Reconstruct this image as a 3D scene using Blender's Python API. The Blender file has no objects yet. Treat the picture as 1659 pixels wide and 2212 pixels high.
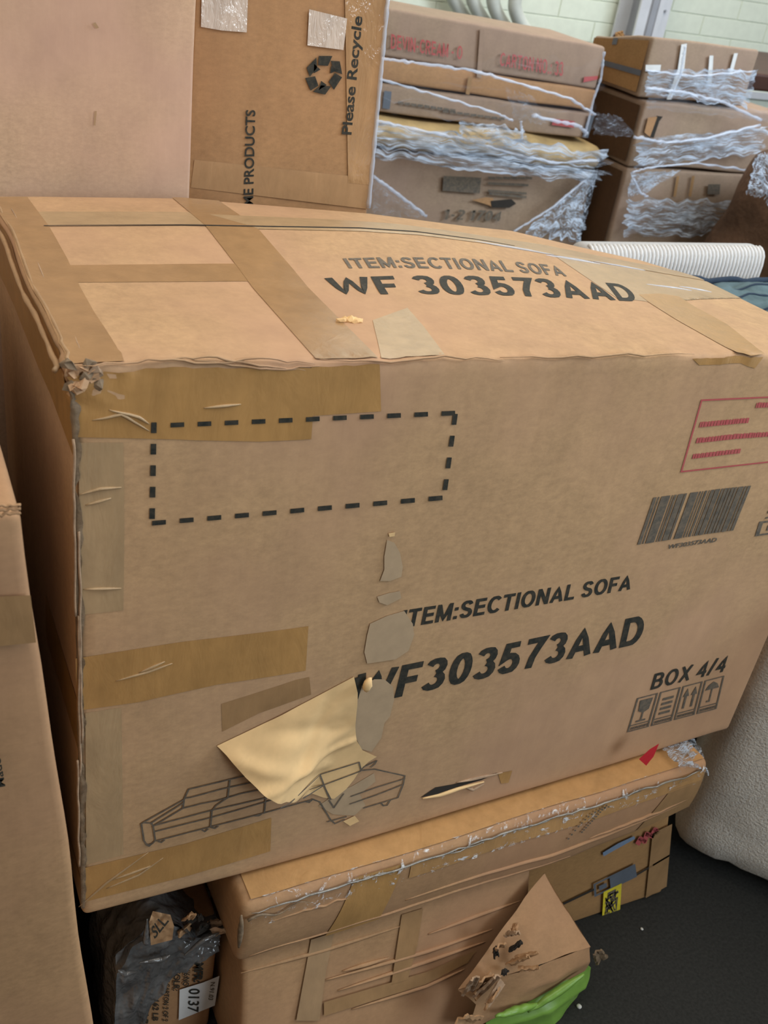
import bpy, bmesh, math, random
from mathutils import Vector, Matrix, noise
from math import sin, cos, pi, radians, sqrt

random.seed(7)
S = bpy.context.scene
COL = S.collection

# ------------------------------------------------------------------ camera
FPX = 2197.0                      # focal length in pixels of the 1659 x 2212 frame
CAM = Vector((-0.1270, -0.6652, 1.2261))
YAW, PITCH, ROLL = radians(-30.28), radians(30.88), radians(9.996)
_f = Vector((-sin(YAW)*cos(PITCH), cos(YAW)*cos(PITCH), -sin(PITCH)))
_r = Vector((cos(YAW), sin(YAW), 0)); _u = _r.cross(_f)
RX = _r*cos(ROLL) + _u*sin(ROLL); UX = -_r*sin(ROLL) + _u*cos(ROLL)
cd = bpy.data.cameras.new('camera'); cam = bpy.data.objects.new('camera', cd); COL.objects.link(cam)
m = Matrix((RX, UX, -_f)).transposed().to_4x4(); m.translation = CAM; cam.matrix_world = m
cd.sensor_fit = 'VERTICAL'; cd.sensor_height = 36.0; cd.sensor_width = 27.0; cd.lens = 36.0*FPX/2212.0
cd.clip_start = 0.02
cd.dof.use_dof = True; cd.dof.focus_distance = 1.0; cd.dof.aperture_fstop = 13
S.camera = cam

# ------------------------------------------------------------------ light and exposure
S.view_settings.view_transform = 'Standard'; S.view_settings.look = 'None'
S.view_settings.gamma = 1.0; S.view_settings.use_curve_mapping = False
S.view_settings.exposure = 0.0
W = bpy.data.worlds.new('world'); S.world = W; W.use_nodes = True
W.node_tree.nodes['Background'].inputs[0].default_value = (1.0, 0.93, 0.84, 1)
W.node_tree.nodes['Background'].inputs[1].default_value = 0.17
def area(name, loc, target, sx, sy, power, col):
    l = bpy.data.lights.new(name, 'AREA'); l.shape = 'RECTANGLE'; l.size = sx; l.size_y = sy
    l.energy = power; l.color = col
    o = bpy.data.objects.new(name, l); COL.objects.link(o); o.location = loc
    o.rotation_euler = (Vector(target)-Vector(loc)).to_track_quat('-Z', 'Y').to_euler(); return o
area('ceiling_lamp_light', (-0.8, -0.3, 2.7), (-0.1, 0.1, 0.4), 1.2, 2.4, 25, (1.0, 0.92, 0.80))
area('ceiling_lamp_light_right', (1.3, -0.7, 2.7), (0.8, 0.0, 0.4), 1.2, 2.4, 24, (1.0, 0.92, 0.80))
area('ceiling_lamp_light_rear', (2.4, 2.4, 2.9), (2.4, 2.9, 0), 2.4, 1.2, 62, (1.0, 0.96, 0.88))
area('dock_door_daylight', (1.9, -3.8, 2.1), (0.6, 0.5, 0.7), 1.6, 2.0, 62, (0.78, 0.9, 1.0))

area('side_window_daylight', (3.6, -0.6, 2.5), (1.8, 1.5, 0.7), 1.6, 1.0, 105, (0.72, 0.86, 1.0))

# ------------------------------------------------------------------ helpers
def ray(px, py): return (RX*(px-829.5) + UX*(1106-py) + _f*FPX).normalized()
def onY(px, py, Y): d = ray(px, py); return CAM + d*((Y-CAM.y)/d.y)
def onX(px, py, X): d = ray(px, py); return CAM + d*((X-CAM.x)/d.x)
def onZ(px, py, Z): d = ray(px, py); return CAM + d*((Z-CAM.z)/d.z)
def n3(x, y=0, z=0): return noise.noise(Vector((x, y, z)))
def sm(a, b, x):
    t = min(1, max(0, (x-a)/(b-a))); return t*t*(3-2*t)
def lerp_tab(tab, x):
    if x <= tab[0][0]: return tab[0][1]
    for (a, va), (b, vb) in zip(tab, tab[1:]):
        if x <= b: return va + (vb-va)*(x-a)/(b-a)
    return tab[-1][1]

def base_of(o):
    b = Vector((0, 0, 0))
    while o is not None: b += o.location; o = o.parent
    return b
def link(name, me, mat, parent=None, smooth=False):
    o = bpy.data.objects.new(name, me); COL.objects.link(o)
    if mat is not None and not me.materials: me.materials.append(mat)
    if parent is not None: o.parent = parent
    if smooth: me.polygons.foreach_set('use_smooth', [True]*len(me.polygons))
    return o
def build(name, verts, faces, mat, parent=None, smooth=False, uvs=None):
    """one mesh object; verts are world coordinates"""
    b = base_of(parent) if parent is not None else Vector((0, 0, 0))
    me = bpy.data.meshes.new(name); me.from_pydata([tuple(Vector(v)-b) for v in verts], [], faces); me.update()
    if uvs:
        l = me.uv_layers.new(name='UVMap')
        for lp in me.loops: l.data[lp.index].uv = uvs[lp.vertex_index]
    return link(name, me, mat, parent, smooth)
def from_bm(name, bm, mat, parent=None, smooth=False):
    b = base_of(parent) if parent is not None else Vector((0, 0, 0))
    for v in bm.verts: v.co -= b
    me = bpy.data.meshes.new(name); bm.to_mesh(me); bm.free(); return link(name, me, mat, parent, smooth)
def thing(name, label, cat, loc=(0, 0, 0), group=None):
    o = bpy.data.objects.new(name, None); COL.objects.link(o); o.location = loc; o.empty_display_size = .05
    return tag(o, label, cat, group)
def tag(o, label=None, cat=None, group=None, kind=None):
    if label: o['label'] = label
    if cat: o['category'] = cat
    if group: o['group'] = group
    if kind: o['kind'] = kind
    return o
def grid(name, fn, nu, nv, mat, parent=None, smooth=True):
    vs, uv, fs = [], [], []
    for j in range(nv+1):
        for i in range(nu+1):
            vs.append(fn(i/nu, j/nv)); uv.append((i/nu, j/nv))
    for j in range(nv):
        for i in range(nu):
            a = j*(nu+1)+i; fs.append((a, a+1, a+nu+2, a+nu+1))
    return build(name, vs, fs, mat, parent, smooth, uv)
def tube_geo(pts, r, n=6):
    vs, fs = [], []
    pts = [Vector(p) for p in pts]
    for i, p in enumerate(pts):
        t = (pts[min(i+1, len(pts)-1)]-pts[max(i-1, 0)]).normalized()
        a = t.orthogonal().normalized(); bb = t.cross(a)
        if i:
            a = (pa - t*pa.dot(t)).normalized(); bb = t.cross(a)
        pa = a
        rr = r(i/(len(pts)-1)) if callable(r) else r
        for k in range(n): vs.append(p + a*rr*cos(2*pi*k/n) + bb*rr*sin(2*pi*k/n))
    for i in range(len(pts)-1):
        for k in range(n):
            fs.append((i*n+k, i*n+(k+1) % n, (i+1)*n+(k+1) % n, (i+1)*n+k))
    fs.append(tuple(range(n-1, -1, -1))); fs.append(tuple((len(pts)-1)*n+k for k in range(n)))
    return vs, fs
def tube(name, pts, r, mat, parent=None, n=6, smooth=True):
    v, f = tube_geo(pts, r, n); return build(name, v, f, mat, parent, smooth)
def poly_bm(pts, L):
    """flat polygon (x,y) cut fine enough to be bent"""
    bm = bmesh.new(); vs = [bm.verts.new((p[0], p[1], 0)) for p in pts]; f = bm.faces.new(vs)
    bmesh.ops.triangulate(bm, faces=[f]); refine(bm, L); return bm
def refine(bm, L, it=7):
    for k in range(it):
        e = [e for e in bm.edges if e.calc_length() > L]
        if not e: break
        bmesh.ops.subdivide_edges(bm, edges=e, cuts=1)
        bmesh.ops.triangulate(bm, faces=[f for f in bm.faces if len(f.verts) > 3])
def poly(name, pts, fn, mat, parent=None, L=.01, smooth=True):
    bm = poly_bm(pts, L)
    for v in bm.verts: v.co = Vector(fn(v.co.x, v.co.y))
    return from_bm(name, bm, mat, parent, smooth)

_tc = {}
def text_bm(s, bold=0.0, shear=0.0):
    cu = bpy.data.curves.new('lettering', 'FONT'); cu.body = s; cu.size = 1; cu.offset = bold; cu.shear = shear
    cu.resolution_u = 4; cu.fill_mode = 'FRONT'
    o = bpy.data.objects.new('lettering', cu); COL.objects.link(o)
    dg = bpy.context.evaluated_depsgraph_get(); dg.update()
    me = bpy.data.meshes.new_from_object(o.evaluated_get(dg))
    bm = bmesh.new(); bm.from_mesh(me)
    bpy.data.objects.remove(o); bpy.data.curves.remove(cu); bpy.data.meshes.remove(me)
    xs = [v.co.x for v in bm.verts]; ys = [v.co.y for v in bm.verts]
    x0, x1, y0, y1 = min(xs), max(xs), min(ys), max(ys)
    for v in bm.verts: v.co = Vector(((v.co.x-x0)/(x1-x0), (v.co.y-y0)/(y1-y0), 0))
    return bm
def text(name, s, fn, mat, parent, bold=.02, L=None, shear=0, aspect=1.0):
    """lettering whose bounding box is the unit square, carried by fn(u,v)"""
    bm = text_bm(s, bold, shear)
    if L:
        for v in bm.verts: v.co.x *= aspect
        refine(bm, L, 5)
        for v in bm.verts: v.co.x /= aspect
    for v in bm.verts: v.co = Vector(fn(v.co.x, v.co.y))
    return from_bm(name, bm, mat, parent)
def bil(q):
    """q = bl, br, tr, tl -> f(u,v)"""
    q = [Vector(p) for p in q]
    return lambda u, v: (q[0]*(1-u)+q[1]*u)*(1-v) + (q[3]*(1-u)+q[2]*u)*v
def multi(name, polys, fn, mat, parent, L=.02):
    """several flat print marks of one motif joined, each polygon in (u,v)"""
    vs, fs = [], []
    for p in polys:
        b = len(vs); vs += [fn(*q) for q in p]; fs.append(tuple(range(b, b+len(p))))
    return build(name, vs, fs, mat, parent)
def strokes(segs, w):
    """polylines in (x,y) -> thin quads"""
    out = []
    for s in segs:
        for a, b in zip(s, s[1:]):
            d = Vector((b[0]-a[0], b[1]-a[1])); l = d.length or 1; d /= l; n = Vector((-d.y, d.x))*w/2
            k = max(1, int(l/.02))
            for i in range(k):
                p = Vector(a[:2]) + d*l*i/k - d*w*.3*(i == 0); q = Vector(a[:2]) + d*l*(i+1)/k + d*w*.3*(i == k-1)
                out.append([tuple(p-n), tuple(q-n), tuple(q+n), tuple(p+n)])
    return out

# block capitals drawn as broad strokes (a bold grotesque like the stencilled print)
def _arc(cx, cy, rx, ry, a0, a1, n=10): return [(cx+rx*cos(radians(a0+(a1-a0)*i/n)), cy+ry*sin(radians(a0+(a1-a0)*i/n))) for i in range(n+1)]
GL = {
 'I': (.18, [[(.09, 0), (.09, 1)]]), 'T': (.62, [[(0, .92), (.62, .92)], [(.31, 0), (.31, .9)]]),
 'E': (.58, [[(.09, 0), (.09, 1)], [(.09, .08), (.58, .08)], [(.09, .52), (.54, .52)], [(.09, .92), (.57, .92)]]),
 'F': (.55, [[(.09, 0), (.09, 1)], [(.09, .5), (.48, .5)], [(.09, .92), (.55, .92)]]),
 'M': (.78, [[(.09, 0), (.09, 1)], [(.69, 0), (.69, 1)], [(.11, .95), (.39, .08), (.67, .95)]]),
 'N': (.68, [[(.09, 0), (.09, 1)], [(.59, 0), (.59, 1)], [(.11, .95), (.57, .05)]]),
 'L': (.55, [[(.09, 0), (.09, 1)], [(.09, .08), (.55, .08)]]),
 'A': (.72, [[(.08, 0), (.36, .96), (.64, 0)], [(.2, .3), (.52, .3)]]),
 'D': (.68, [[(.09, 0), (.09, 1)], [(.09, .92), (.3, .92)] + _arc(.3, .5, .29, .42, 90, -90) + [(.09, .08)]]),
 'O': (.76, [_arc(.38, .5, .29, .43, 0, 360, 20)]), 'C': (.68, [_arc(.38, .5, .29, .43, 40, 320, 16)]),
 'S': (.62, [_arc(.31, .73, .2, .2, 10, 90, 4) + _arc(.31, .73, .21, .2, 90, 240, 7) + [(.31, .5)] + _arc(.31, .28, .22, .21, 60, -90, 7) + _arc(.31, .28, .22, .21, -90, -175, 5)]),
 'W': (.98, [[(.07, 1), (.27, .06), (.49, .95), (.71, .06), (.91, 1)]]), 'B': (.66, [[(.09, 0), (.09, 1)], [(.09, .92), (.32, .92)] + _arc(.34, .72, .2, .2, 90, -90, 8) + [(.09, .52)], [(.34, .52)] + _arc(.36, .3, .21, .22, 90, -90, 8) + [(.09, .08)]]),
 'X': (.68, [[(.07, 0), (.61, 1)], [(.61, 0), (.07, 1)]]), 'V': (.68, [[(.07, 1), (.34, .05), (.61, 1)]]), 'R': (.68, [[(.09, 0), (.09, 1)], [(.09, .92), (.34, .92)] + _arc(.36, .71, .2, .21, 90, -90, 8) + [(.09, .5)], [(.36, .5), (.6, 0)]]),
 '0': (.58, [_arc(.29, .5, .2, .43, 0, 360, 18)]), '1': (.4, [[(.27, 0), (.27, 1)], [(.05, .75), (.27, .95)]]), '2': (.58, [_arc(.29, .72, .2, .21, 160, -30, 9) + [(.1, .08)], [(.06, .08), (.54, .08)]]),
 '3': (.58, [_arc(.28, .73, .19, .2, 160, -80, 9), _arc(.28, .29, .21, .22, 80, -160, 9)]),
 '4': (.58, [[(.42, 0), (.42, .96), (.08, .3), (.56, .3)]]),
 '5': (.58, [[(.5, .92), (.17, .92), (.12, .5)] + _arc(.28, .32, .21, .25, 115, -160, 11)]), '7': (.56, [[(.04, .92), (.51, .92)] + [(.38, .65), (.26, .35), (.21, 0)]]),
 '-': (.36, [[(.04, .42), (.32, .42)]]), ':': (.22, [[(.11, .02), (.11, .2)], [(.11, .52), (.11, .7)]]), '.': (.22, [[(.11, 0), (.11, .18)]]), '/': (.4, [[(.04, 0), (.36, 1)]]), ' ': (.2, []),
}
def block(name, s, fn, mat, parent, w=.17, gap=.11, skip=None):
    """block capitals filling the unit square, carried by fn(u,v); all strokes of one line of print in one mesh"""
    polys, x = [], 0
    for ch in s:
        wd, st = GL[ch]
        for pl in st:
            P = [Vector(p) for p in pl]; P = [p for k, p in enumerate(P) if k == 0 or (p-P[k-1]).length > 1e-4]
            closed = (P[0]-P[-1]).length < 1e-4
            if closed: P = P[:-1]
            N = len(P); Lf, Rt = [], []
            for k in range(N):
                d0 = (P[k]-P[k-1]).normalized() if k or closed else None
                d1 = (P[(k+1) % N]-P[k]).normalized() if k < N-1 or closed else None
                d0 = d0 or d1; d1 = d1 or d0
                n0 = Vector((-d0.y, d0.x)); n1 = Vector((-d1.y, d1.x)); mm = (n0+n1)
                mm = mm.normalized() if mm.length > 1e-3 else n0
                o = mm*(w/2)/max(.35, mm.dot(n0)); Lf.append(P[k]+o); Rt.append(P[k]-o)
            for k in range(N if closed else N-1):
                k2 = (k+1) % N; sp = max(1, int((P[k2]-P[k]).length/.35))
                for q in range(sp):
                    f0, f1 = q/sp, (q+1)/sp
                    polys.append([(x+c.x, min(1, max(0, c.y))) for c in (Rt[k].lerp(Rt[k2], f0), Rt[k].lerp(Rt[k2], f1), Lf[k].lerp(Lf[k2], f1), Lf[k].lerp(Lf[k2], f0))])
        x += wd+gap
    tot = x-gap
    return multi(name, [[(px/tot, py) for px, py in p] for p in polys], fn, mat, parent)

# ------------------------------------------------------------------ materials
def new_mat(name):
    mt = bpy.data.materials.new(name); mt.use_nodes = True; nt = mt.node_tree
    return mt, nt, nt.nodes['Principled BSDF']
def nd(nt, t, **k):
    n = nt.nodes.new(t)
    for a, b in k.items(): setattr(n, a, b)
    return n
def noise_node(nt, vec, scale, detail=4, rough=.6, dist=0):
    n = nd(nt, 'ShaderNodeTexNoise'); nt.links.new(vec, n.inputs['Vector'])
    n.inputs['Scale'].default_value = scale; n.inputs['Detail'].default_value = detail
    n.inputs['Roughness'].default_value = rough; n.inputs['Distortion'].default_value = dist
    return n.outputs['Fac']
def coords(nt, scale=(1, 1, 1), kind='Object'):
    t = nd(nt, 'ShaderNodeTexCoord'); mp = nd(nt, 'ShaderNodeMapping'); mp.inputs['Scale'].default_value = scale
    nt.links.new(t.outputs[kind], mp.inputs['Vector']); return mp.outputs['Vector']
def ramp(nt, fac, stops):
    r = nd(nt, 'ShaderNodeValToRGB'); nt.links.new(fac, r.inputs['Fac']); e = r.color_ramp.elements
    while len(e) < len(stops): e.new(.5)
    for s, (p, c) in zip(e, stops): s.position = p; s.color = (*c, 1) if len(c) == 3 else c
    return r.outputs['Color']
def mixc(nt, fac, a, b, mode='MIX'):
    x = nd(nt, 'ShaderNodeMix', data_type='RGBA', blend_type=mode)
    for s, i in ((fac, 0), (a, 6), (b, 7)):
        if hasattr(s, 'type'): nt.links.new(s, x.inputs[i])
        else: x.inputs[i].default_value = s if i == 0 else (*s, 1)
    return x.outputs[2]
def bump(nt, bs, h, strength, dist):
    b = nd(nt, 'ShaderNodeBump'); b.inputs['Strength'].default_value = strength; b.inputs['Distance'].default_value = dist
    nt.links.new(h, b.inputs['Height']); nt.links.new(b.outputs['Normal'], bs.inputs['Normal'])
def mul(c, k): return tuple(x*k for x in c)

def cardboard(name, c, pink=.25, fib=1.0, rough=.75):
    mt, nt, bs = new_mat(name)
    o = coords(nt); fine = noise_node(nt, coords(nt, (1, 1, 1.7)), 110*fib, 5, .75)
    big = noise_node(nt, o, 3.2, 3, .55); mid = noise_node(nt, coords(nt, (1.3, 1.3, .8)), 16, 5, .65)
    col = ramp(nt, fine, [(.3, mul(c, .76)), (.72, mul(c, 1.2))])
    pk = (c[0]*1.01, c[1]*.93, c[2]*1.10)
    col = mixc(nt, ramp(nt, big, [(.42, (0, 0, 0)), (.62, (pink*3,)*3)]), col, pk)
    col = mixc(nt, .38, col, ramp(nt, mid, [(.3, mul(c, .78)), (.7, mul(c, 1.22))]))
    nt.links.new(col, bs.inputs['Base Color']); bs.inputs['Roughness'].default_value = rough
    bs.inputs['Specular IOR Level'].default_value = .25
    bump(nt, bs, noise_node(nt, coords(nt, (1, 1, .15)), 60, 3, .5), .12, .004)
    return mt
def tape_mat(name, c, rough=.3, bs_str=.25, sc=40, spec=.5):
    mt, nt, bs = new_mat(name)
    o = coords(nt); a = noise_node(nt, o, 22, 5, .65); b = noise_node(nt, coords(nt, (1, 1, .2)), 70, 3, .6)
    col = mixc(nt, .5, ramp(nt, a, [(.3, mul(c, .8)), (.7, mul(c, 1.2))]), ramp(nt, b, [(.3, mul(c, .85)), (.75, mul(c, 1.18))]))
    nt.links.new(col, bs.inputs['Base Color']); bs.inputs['Roughness'].default_value = rough
    bs.inputs['Specular IOR Level'].default_value = spec
    bump(nt, bs, noise_node(nt, coords(nt, (1, 1, .35)), sc, 4, .6, .6), bs_str, .004)
    return mt
def plain(name, c, rough=.6, nsc=60, var=.12, bmp=0.0, spec=.4, bdist=.003):
    mt, nt, bs = new_mat(name)
    f = noise_node(nt, coords(nt), nsc, 4, .6)
    nt.links.new(ramp(nt, f, [(.3, mul(c, 1-var)), (.7, mul(c, 1+var))]), bs.inputs['Base Color'])
    bs.inputs['Roughness'].default_value = rough; bs.inputs['Specular IOR Level'].default_value = spec
    if bmp: bump(nt, bs, f, bmp, bdist)
    return mt
def ink(name, c, fade=.25):
    """printed ink, worn through in spots"""
    mt, nt, bs = new_mat(name)
    f = noise_node(nt, coords(nt), 160, 4, .7)
    nt.links.new(ramp(nt, f, [(.35, c), (.75, tuple(x+fade*(y-x) for x, y in zip(c, (.42, .30, .19))))]), bs.inputs['Base Color'])
    bs.inputs['Roughness'].default_value = .7; bs.inputs['Specular IOR Level'].default_value = .2
    return mt
def film(name, tint=(.74, .85, 1.0), lo=.08, hi=.85, sc=(4, 22, 1), rough=.2, cut=(.47, .63), dist=.8):
    """crumpled clear stretch film: see-through where it lies single, milky where it is bunched, blue-white highlights painted into the streaks"""
    mt, nt, bs = new_mat(name); out = nt.nodes['Material Output']
    uv = coords(nt, sc, 'UV'); f = noise_node(nt, uv, 1.7, 7, .72, dist)
    g = noise_node(nt, coords(nt, (1.2, 2.5, 1), 'UV'), 2.2, 3, .6)
    bs.inputs['Base Color'].default_value = (*tint, 1); bs.inputs['Roughness'].default_value = rough
    bs.inputs['Specular IOR Level'].default_value = 1.0
    bump(nt, bs, f, .7, .012)
    tr = nd(nt, 'ShaderNodeBsdfTransparent'); mx = nd(nt, 'ShaderNodeMixShader')
    ad = nd(nt, 'ShaderNodeMath', operation='MULTIPLY_ADD'); nt.links.new(g, ad.inputs[0]); ad.inputs[1].default_value = .45
    sb = nd(nt, 'ShaderNodeMath', operation='SUBTRACT'); nt.links.new(f, sb.inputs[0]); sb.inputs[1].default_value = .225
    nt.links.new(sb.outputs[0], ad.inputs[2])
    fac = ramp(nt, ad.outputs[0], [(cut[0], (lo,)*3), (cut[1], (hi,)*3)])  # milky streaks also carry the painted highlights
    nt.links.new(fac, mx.inputs[0]); nt.links.new(tr.outputs[0], mx.inputs[1]); nt.links.new(bs.outputs[0], mx.inputs[2])
    nt.links.new(mx.outputs[0], out.inputs['Surface']); return mt

KR = (.50, .315, .168)
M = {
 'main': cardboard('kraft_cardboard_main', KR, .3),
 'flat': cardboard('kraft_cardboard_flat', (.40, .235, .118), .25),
 'pink': cardboard('kraft_cardboard_pale', (.53, .36, .235), .35, 1.4),
 'brown': cardboard('kraft_cardboard_brown', (.40, .225, .105), .15),
 'grey': cardboard('kraft_cardboard_greyish', (.33, .235, .16), .2),
 'dark': cardboard('cardboard_painted_shade', (.10, .052, .024), .1),
 'yel': cardboard('kraft_cardboard_golden', (.37, .21, .085), .1),
 'tape': tape_mat('brown_packing_tape', (.44, .242, .085), .3),
 'tape2': tape_mat('brown_packing_tape_dull', (.35, .205, .095), .32, .15),
 'tape3': tape_mat('sallow_packing_tape', (.37, .235, .125), .4, .15),
 'clear': tape_mat('clear_packing_tape', (.42, .285, .155), .38, .3, 30, .35),
 'gloss': tape_mat('glossy_clear_tape', (.41, .24, .115), .1, .6, 55, 1.0), 'brownc': tape_mat('clear_tape_on_brown', (.42, .25, .125), .2, .2, 40, .6),
 'glare': tape_mat('crinkled_tape_painted_glare', (.62, .52, .44), .1, 1.0, 60, 1.0),
 'tapeg': tape_mat('glossy_orange_tape', (.48, .27, .11), .12, .5, 26, .9), 'slatef': plain('grey_film_fold', (.22, .20, .17), .2, 50, .5, .3, .9),
 'slate': tape_mat('grey_strapping_tape', (.12, .14, .17), .4, .1),
 'ink': ink('black_print', (.022, .025, .022), .12), 'inkg': ink('faded_print', (.10, .09, .075), .35),
 'red': ink('red_print', (.45, .085, .09), .15), 'reds': ink('bold_red_print', (.55, .02, .03), .05),
 'blue': ink('blue_print', (.16, .25, .38), .4),
 'tear': plain('exposed_paper_layer', (.455, .325, .20), .85, 50, .08),
 'flap': plain('torn_paper', (.78, .52, .25), .8, 22, .12, .12),
 'split': plain('grey_split_edge', (.20, .14, .085), .7, 90, .35, .4),
 'slit': plain('dark_slit', (.03, .025, .02), .9),
 'frag': plain('torn_corrugated', (.36, .24, .15), .85, 70, .3, .5),
 'white': plain('white_label_paper', (.72, .72, .70), .6, 40, .04),
 'yellow': plain('yellow_label_paper', (.72, .60, .04), .6, 50, .15),
 'green': plain('green_plastic', (.20, .38, .065), .35, 20, .2, .35, .5),
 'mat': plain('black_rubber_mat', (.020, .021, .020), .75, 220, .35, .3, .3),
 'wallp': plain('pale_green_painted_brick', (.70, .74, .62), .6, 25, .04, .15),
 'joint': plain('painted_mortar', (.66, .70, .585), .7),
 'steel': plain('pale_grey_painted_steel', (.58, .59, .62), .4, 15, .05),
 'steeld': plain('dark_grey_steel', (.30, .31, .34), .45, 15, .05),  # darker grey for web, strip and bolt
 'pipe': plain('off_white_pipe', (.55, .57, .52), .45, 15, .08), 'rubber': plain('black_rubber', (.02, .02, .02), .6),
 'boucle': plain('ivory_boucle', (.84, .79, .71), .95, 260, .10, .9, .1, .006),
 'rib': plain('corduroy_groove_shade', (.50, .49, .48), .95, 180, .06, .3, .1),  # darker body colour paints the shade between the ribs
 'ribl': plain('white_corduroy_wale', (.72, .71, .70), .95, 180, .06, .3, .1),
 'teal': plain('teal_quilted_blanket', (.105, .155, .168), .9, 40, .25, .5, .1), 'navy': plain('dark_blue_binding', (.02, .035, .06), .9),
 'sack': plain('brown_paper_sack', (.13, .075, .045), .8, 12, .3, .6, .2, .02),
 'wood': plain('dark_brown_wood', (.055, .02, .012), .5, 12, .2),
 'foam': plain('yellowish_foam', (.52, .36, .16), .8, 18, .2, .4),
 'gplast': plain('grey_plastic_sheet', (.135, .132, .128), .18, 14, .5, .6, .8, .03),
 'speck': plain('white_speck', (.6, .6, .58), .8),
 'film': film('stretch_film', lo=.05, hi=.7, cut=(.52, .7)), 'filmd': film('stretch_film_bunched', lo=.06, hi=1.0, sc=(5, 26, 1), cut=(.465, .545), rough=.28),
 'films': film('stretch_film_thin', lo=.02, hi=.4, sc=(2, 10, 1), cut=(.58, .8)),
 'strand': film('stretch_film_twisted', (.72, .8, .95), .35, .9, (30, 2, 1), .2, (.4, .6)),
 'filmw': film('stretch_film_flat_carton', (1.0, 1.0, 1.0), .0, .9, (26, 2, 1), .1, (.57, .66)),  # white streaks painted as glints along the carton's front edge
}

# ------------------------------------------------------------------ setting
def box_geo(x0, x1, y0, y1, z0, z1):
    v = [(x, y, z) for z in (z0, z1) for y in (y0, y1) for x in (x0, x1)]
    f = [(0, 2, 3, 1), (4, 5, 7, 6), (0, 1, 5, 4), (2, 6, 7, 3), (0, 4, 6, 2), (1, 3, 7, 5)]
    return v, f
def box(name, x0, x1, y0, y1, z0, z1, mat, parent=None):
    v, f = box_geo(x0, x1, y0, y1, z0, z1); return build(name, v, f, mat, parent)
def rbox_bm(x0, x1, y0, y1, z0, z1, r, seg=3):
    bm = bmesh.new(); bmesh.ops.create_cube(bm, size=1)
    for v in bm.verts: v.co = Vector((x0+(v.co.x+.5)*(x1-x0), y0+(v.co.y+.5)*(y1-y0), z0+(v.co.z+.5)*(z1-z0)))
    bmesh.ops.bevel(bm, geom=bm.edges[:], offset=r, segments=seg, profile=.5, affect='EDGES')
    return bm
tag(box('floor', -3, 6, -4, 4, -.06, 0, M['mat']), kind='structure')
WY = 3.6
wall = tag(box('wall_back', -1.5, 6, WY, WY+.2, 0, 3.2, M['joint']), kind='structure')
tag(box('trim_1', 3.6, 6, WY-.03, WY-.001, .615, .648, M['steel']), kind='structure')
# painted courses in view
bme = None
cz, cl = .0875, .42
for j in range(2, 15):
    for i in range(0, 8):
        x = 1.55 + i*cl + (cl/2 if j % 2 else 0)
        if bme is None:
            bm = rbox_bm(0, cl-.004, -.005, .004, 0, cz-.003, .0018, 1)
            bme = bpy.data.meshes.new('brick'); bm.to_mesh(bme); bm.free(); bme.materials.append(M['wallp'])
        o = bpy.data.objects.new('brick', bme); COL.objects.link(o); o.parent = wall
        o.location = (x, WY-.001, j*cz)
# steel column
t = thing('steel_column', 'pale grey steel column with bolted flanges against the painted wall', 'column', (3.24, 3.5, 0))
cxl = 3.10; cyb = 3.40
box('flange', cxl, cxl+.17, cyb, cyb+.012, 0, 3.2, M['steel'], t)
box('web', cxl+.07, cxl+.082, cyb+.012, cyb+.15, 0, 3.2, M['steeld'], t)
box('flange', cxl, cxl+.17, cyb+.15, cyb+.162, 0, 3.2, M['steel'], t)
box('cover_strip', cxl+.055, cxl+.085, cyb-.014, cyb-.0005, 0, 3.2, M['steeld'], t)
box('cover_strip', cxl+.095, cxl+.125, cyb-.010, cyb-.0005, 0, 3.2, M['steel'], t)
tube('bolt', [(cxl+.14, cyb-.008, .97), (cxl+.14, cyb+.001, .97)], .006, M['steeld'], t, 6, False)
# row of bent pipe ends
plabs = ['bent off-white pipe on the wall, leftmost of four', 'bent off-white pipe on the wall, second of four from the left',
         'bent off-white pipe on the wall, third of four from the left', 'bent off-white pipe on the wall, rightmost of four']
for k in range(4):
    p = onY(1003+29*k, 4+7*k, 3.45)
    t = thing('bent_pipe', plabs[k], 'pipe', (p.x, p.y, p.z-.1), 'bent pipes on the painted wall')
    py_ = 3.5-.065*k
    pts = [(p.x-.05, py_, 1.35), (p.x-.055, py_, 1.02)] + [(p.x-.05+.095*(1-cos(a)), py_, p.z-.01-.05*sin(a)+.06*cos(a)) for a in [i*pi/12 for i in range(0, 11)]]
    tube('pipe_body', pts, .028, M['pipe'], t, 10)
    e = Vector(pts[-1]); d = (e-Vector(pts[-2])).normalized()
    tube('pipe_mouth', [e-d*.012, e+d*.014], .033, M['rubber'], t, 10)

# ------------------------------------------------------------------ the big sofa carton
BX, BY, Z0, Z1 = .85, .42, .32, .92
ROWS = [(0, [(0, .922), (.08, .920), (.18, .914), (.31, .911), (.54, .905), (.66, .900), (.85, .884)]),
        (.155, [(0, .916), (.26, .913), (.345, .911), (.45, .906), (.54, .900), (.62, .894), (.74, .884), (.85, .871)]),
        (.30, [(0, .920), (.16, .924), (.35, .924), (.42, .921), (.50, .913), (.634, .895), (.74, .881), (.85, .866)]),
        (.42, [(0, .914), (.19, .917), (.417, .905), (.547, .893), (.62, .888), (.73, .868), (.79, .858), (.85, .848)])]
_b = [onY(px, py, 0) for px, py in ((178, 1982), (509, 1896), (713, 1840), (1000, 1752), (1300, 1662), (1545, 1585))]
BOT = [(p.x, p.z) for p in _b]
def topz(x, y):
    y = min(BY, max(0, y))
    for (a, ta), (b, tb) in zip(ROWS, ROWS[1:]):
        if y <= b+1e-9:
            w = (y-a)/(b-a); return lerp_tab(ta, x)*(1-w) + lerp_tab(tb, x)*w
def botz(x): return lerp_tab(BOT, x)
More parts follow.
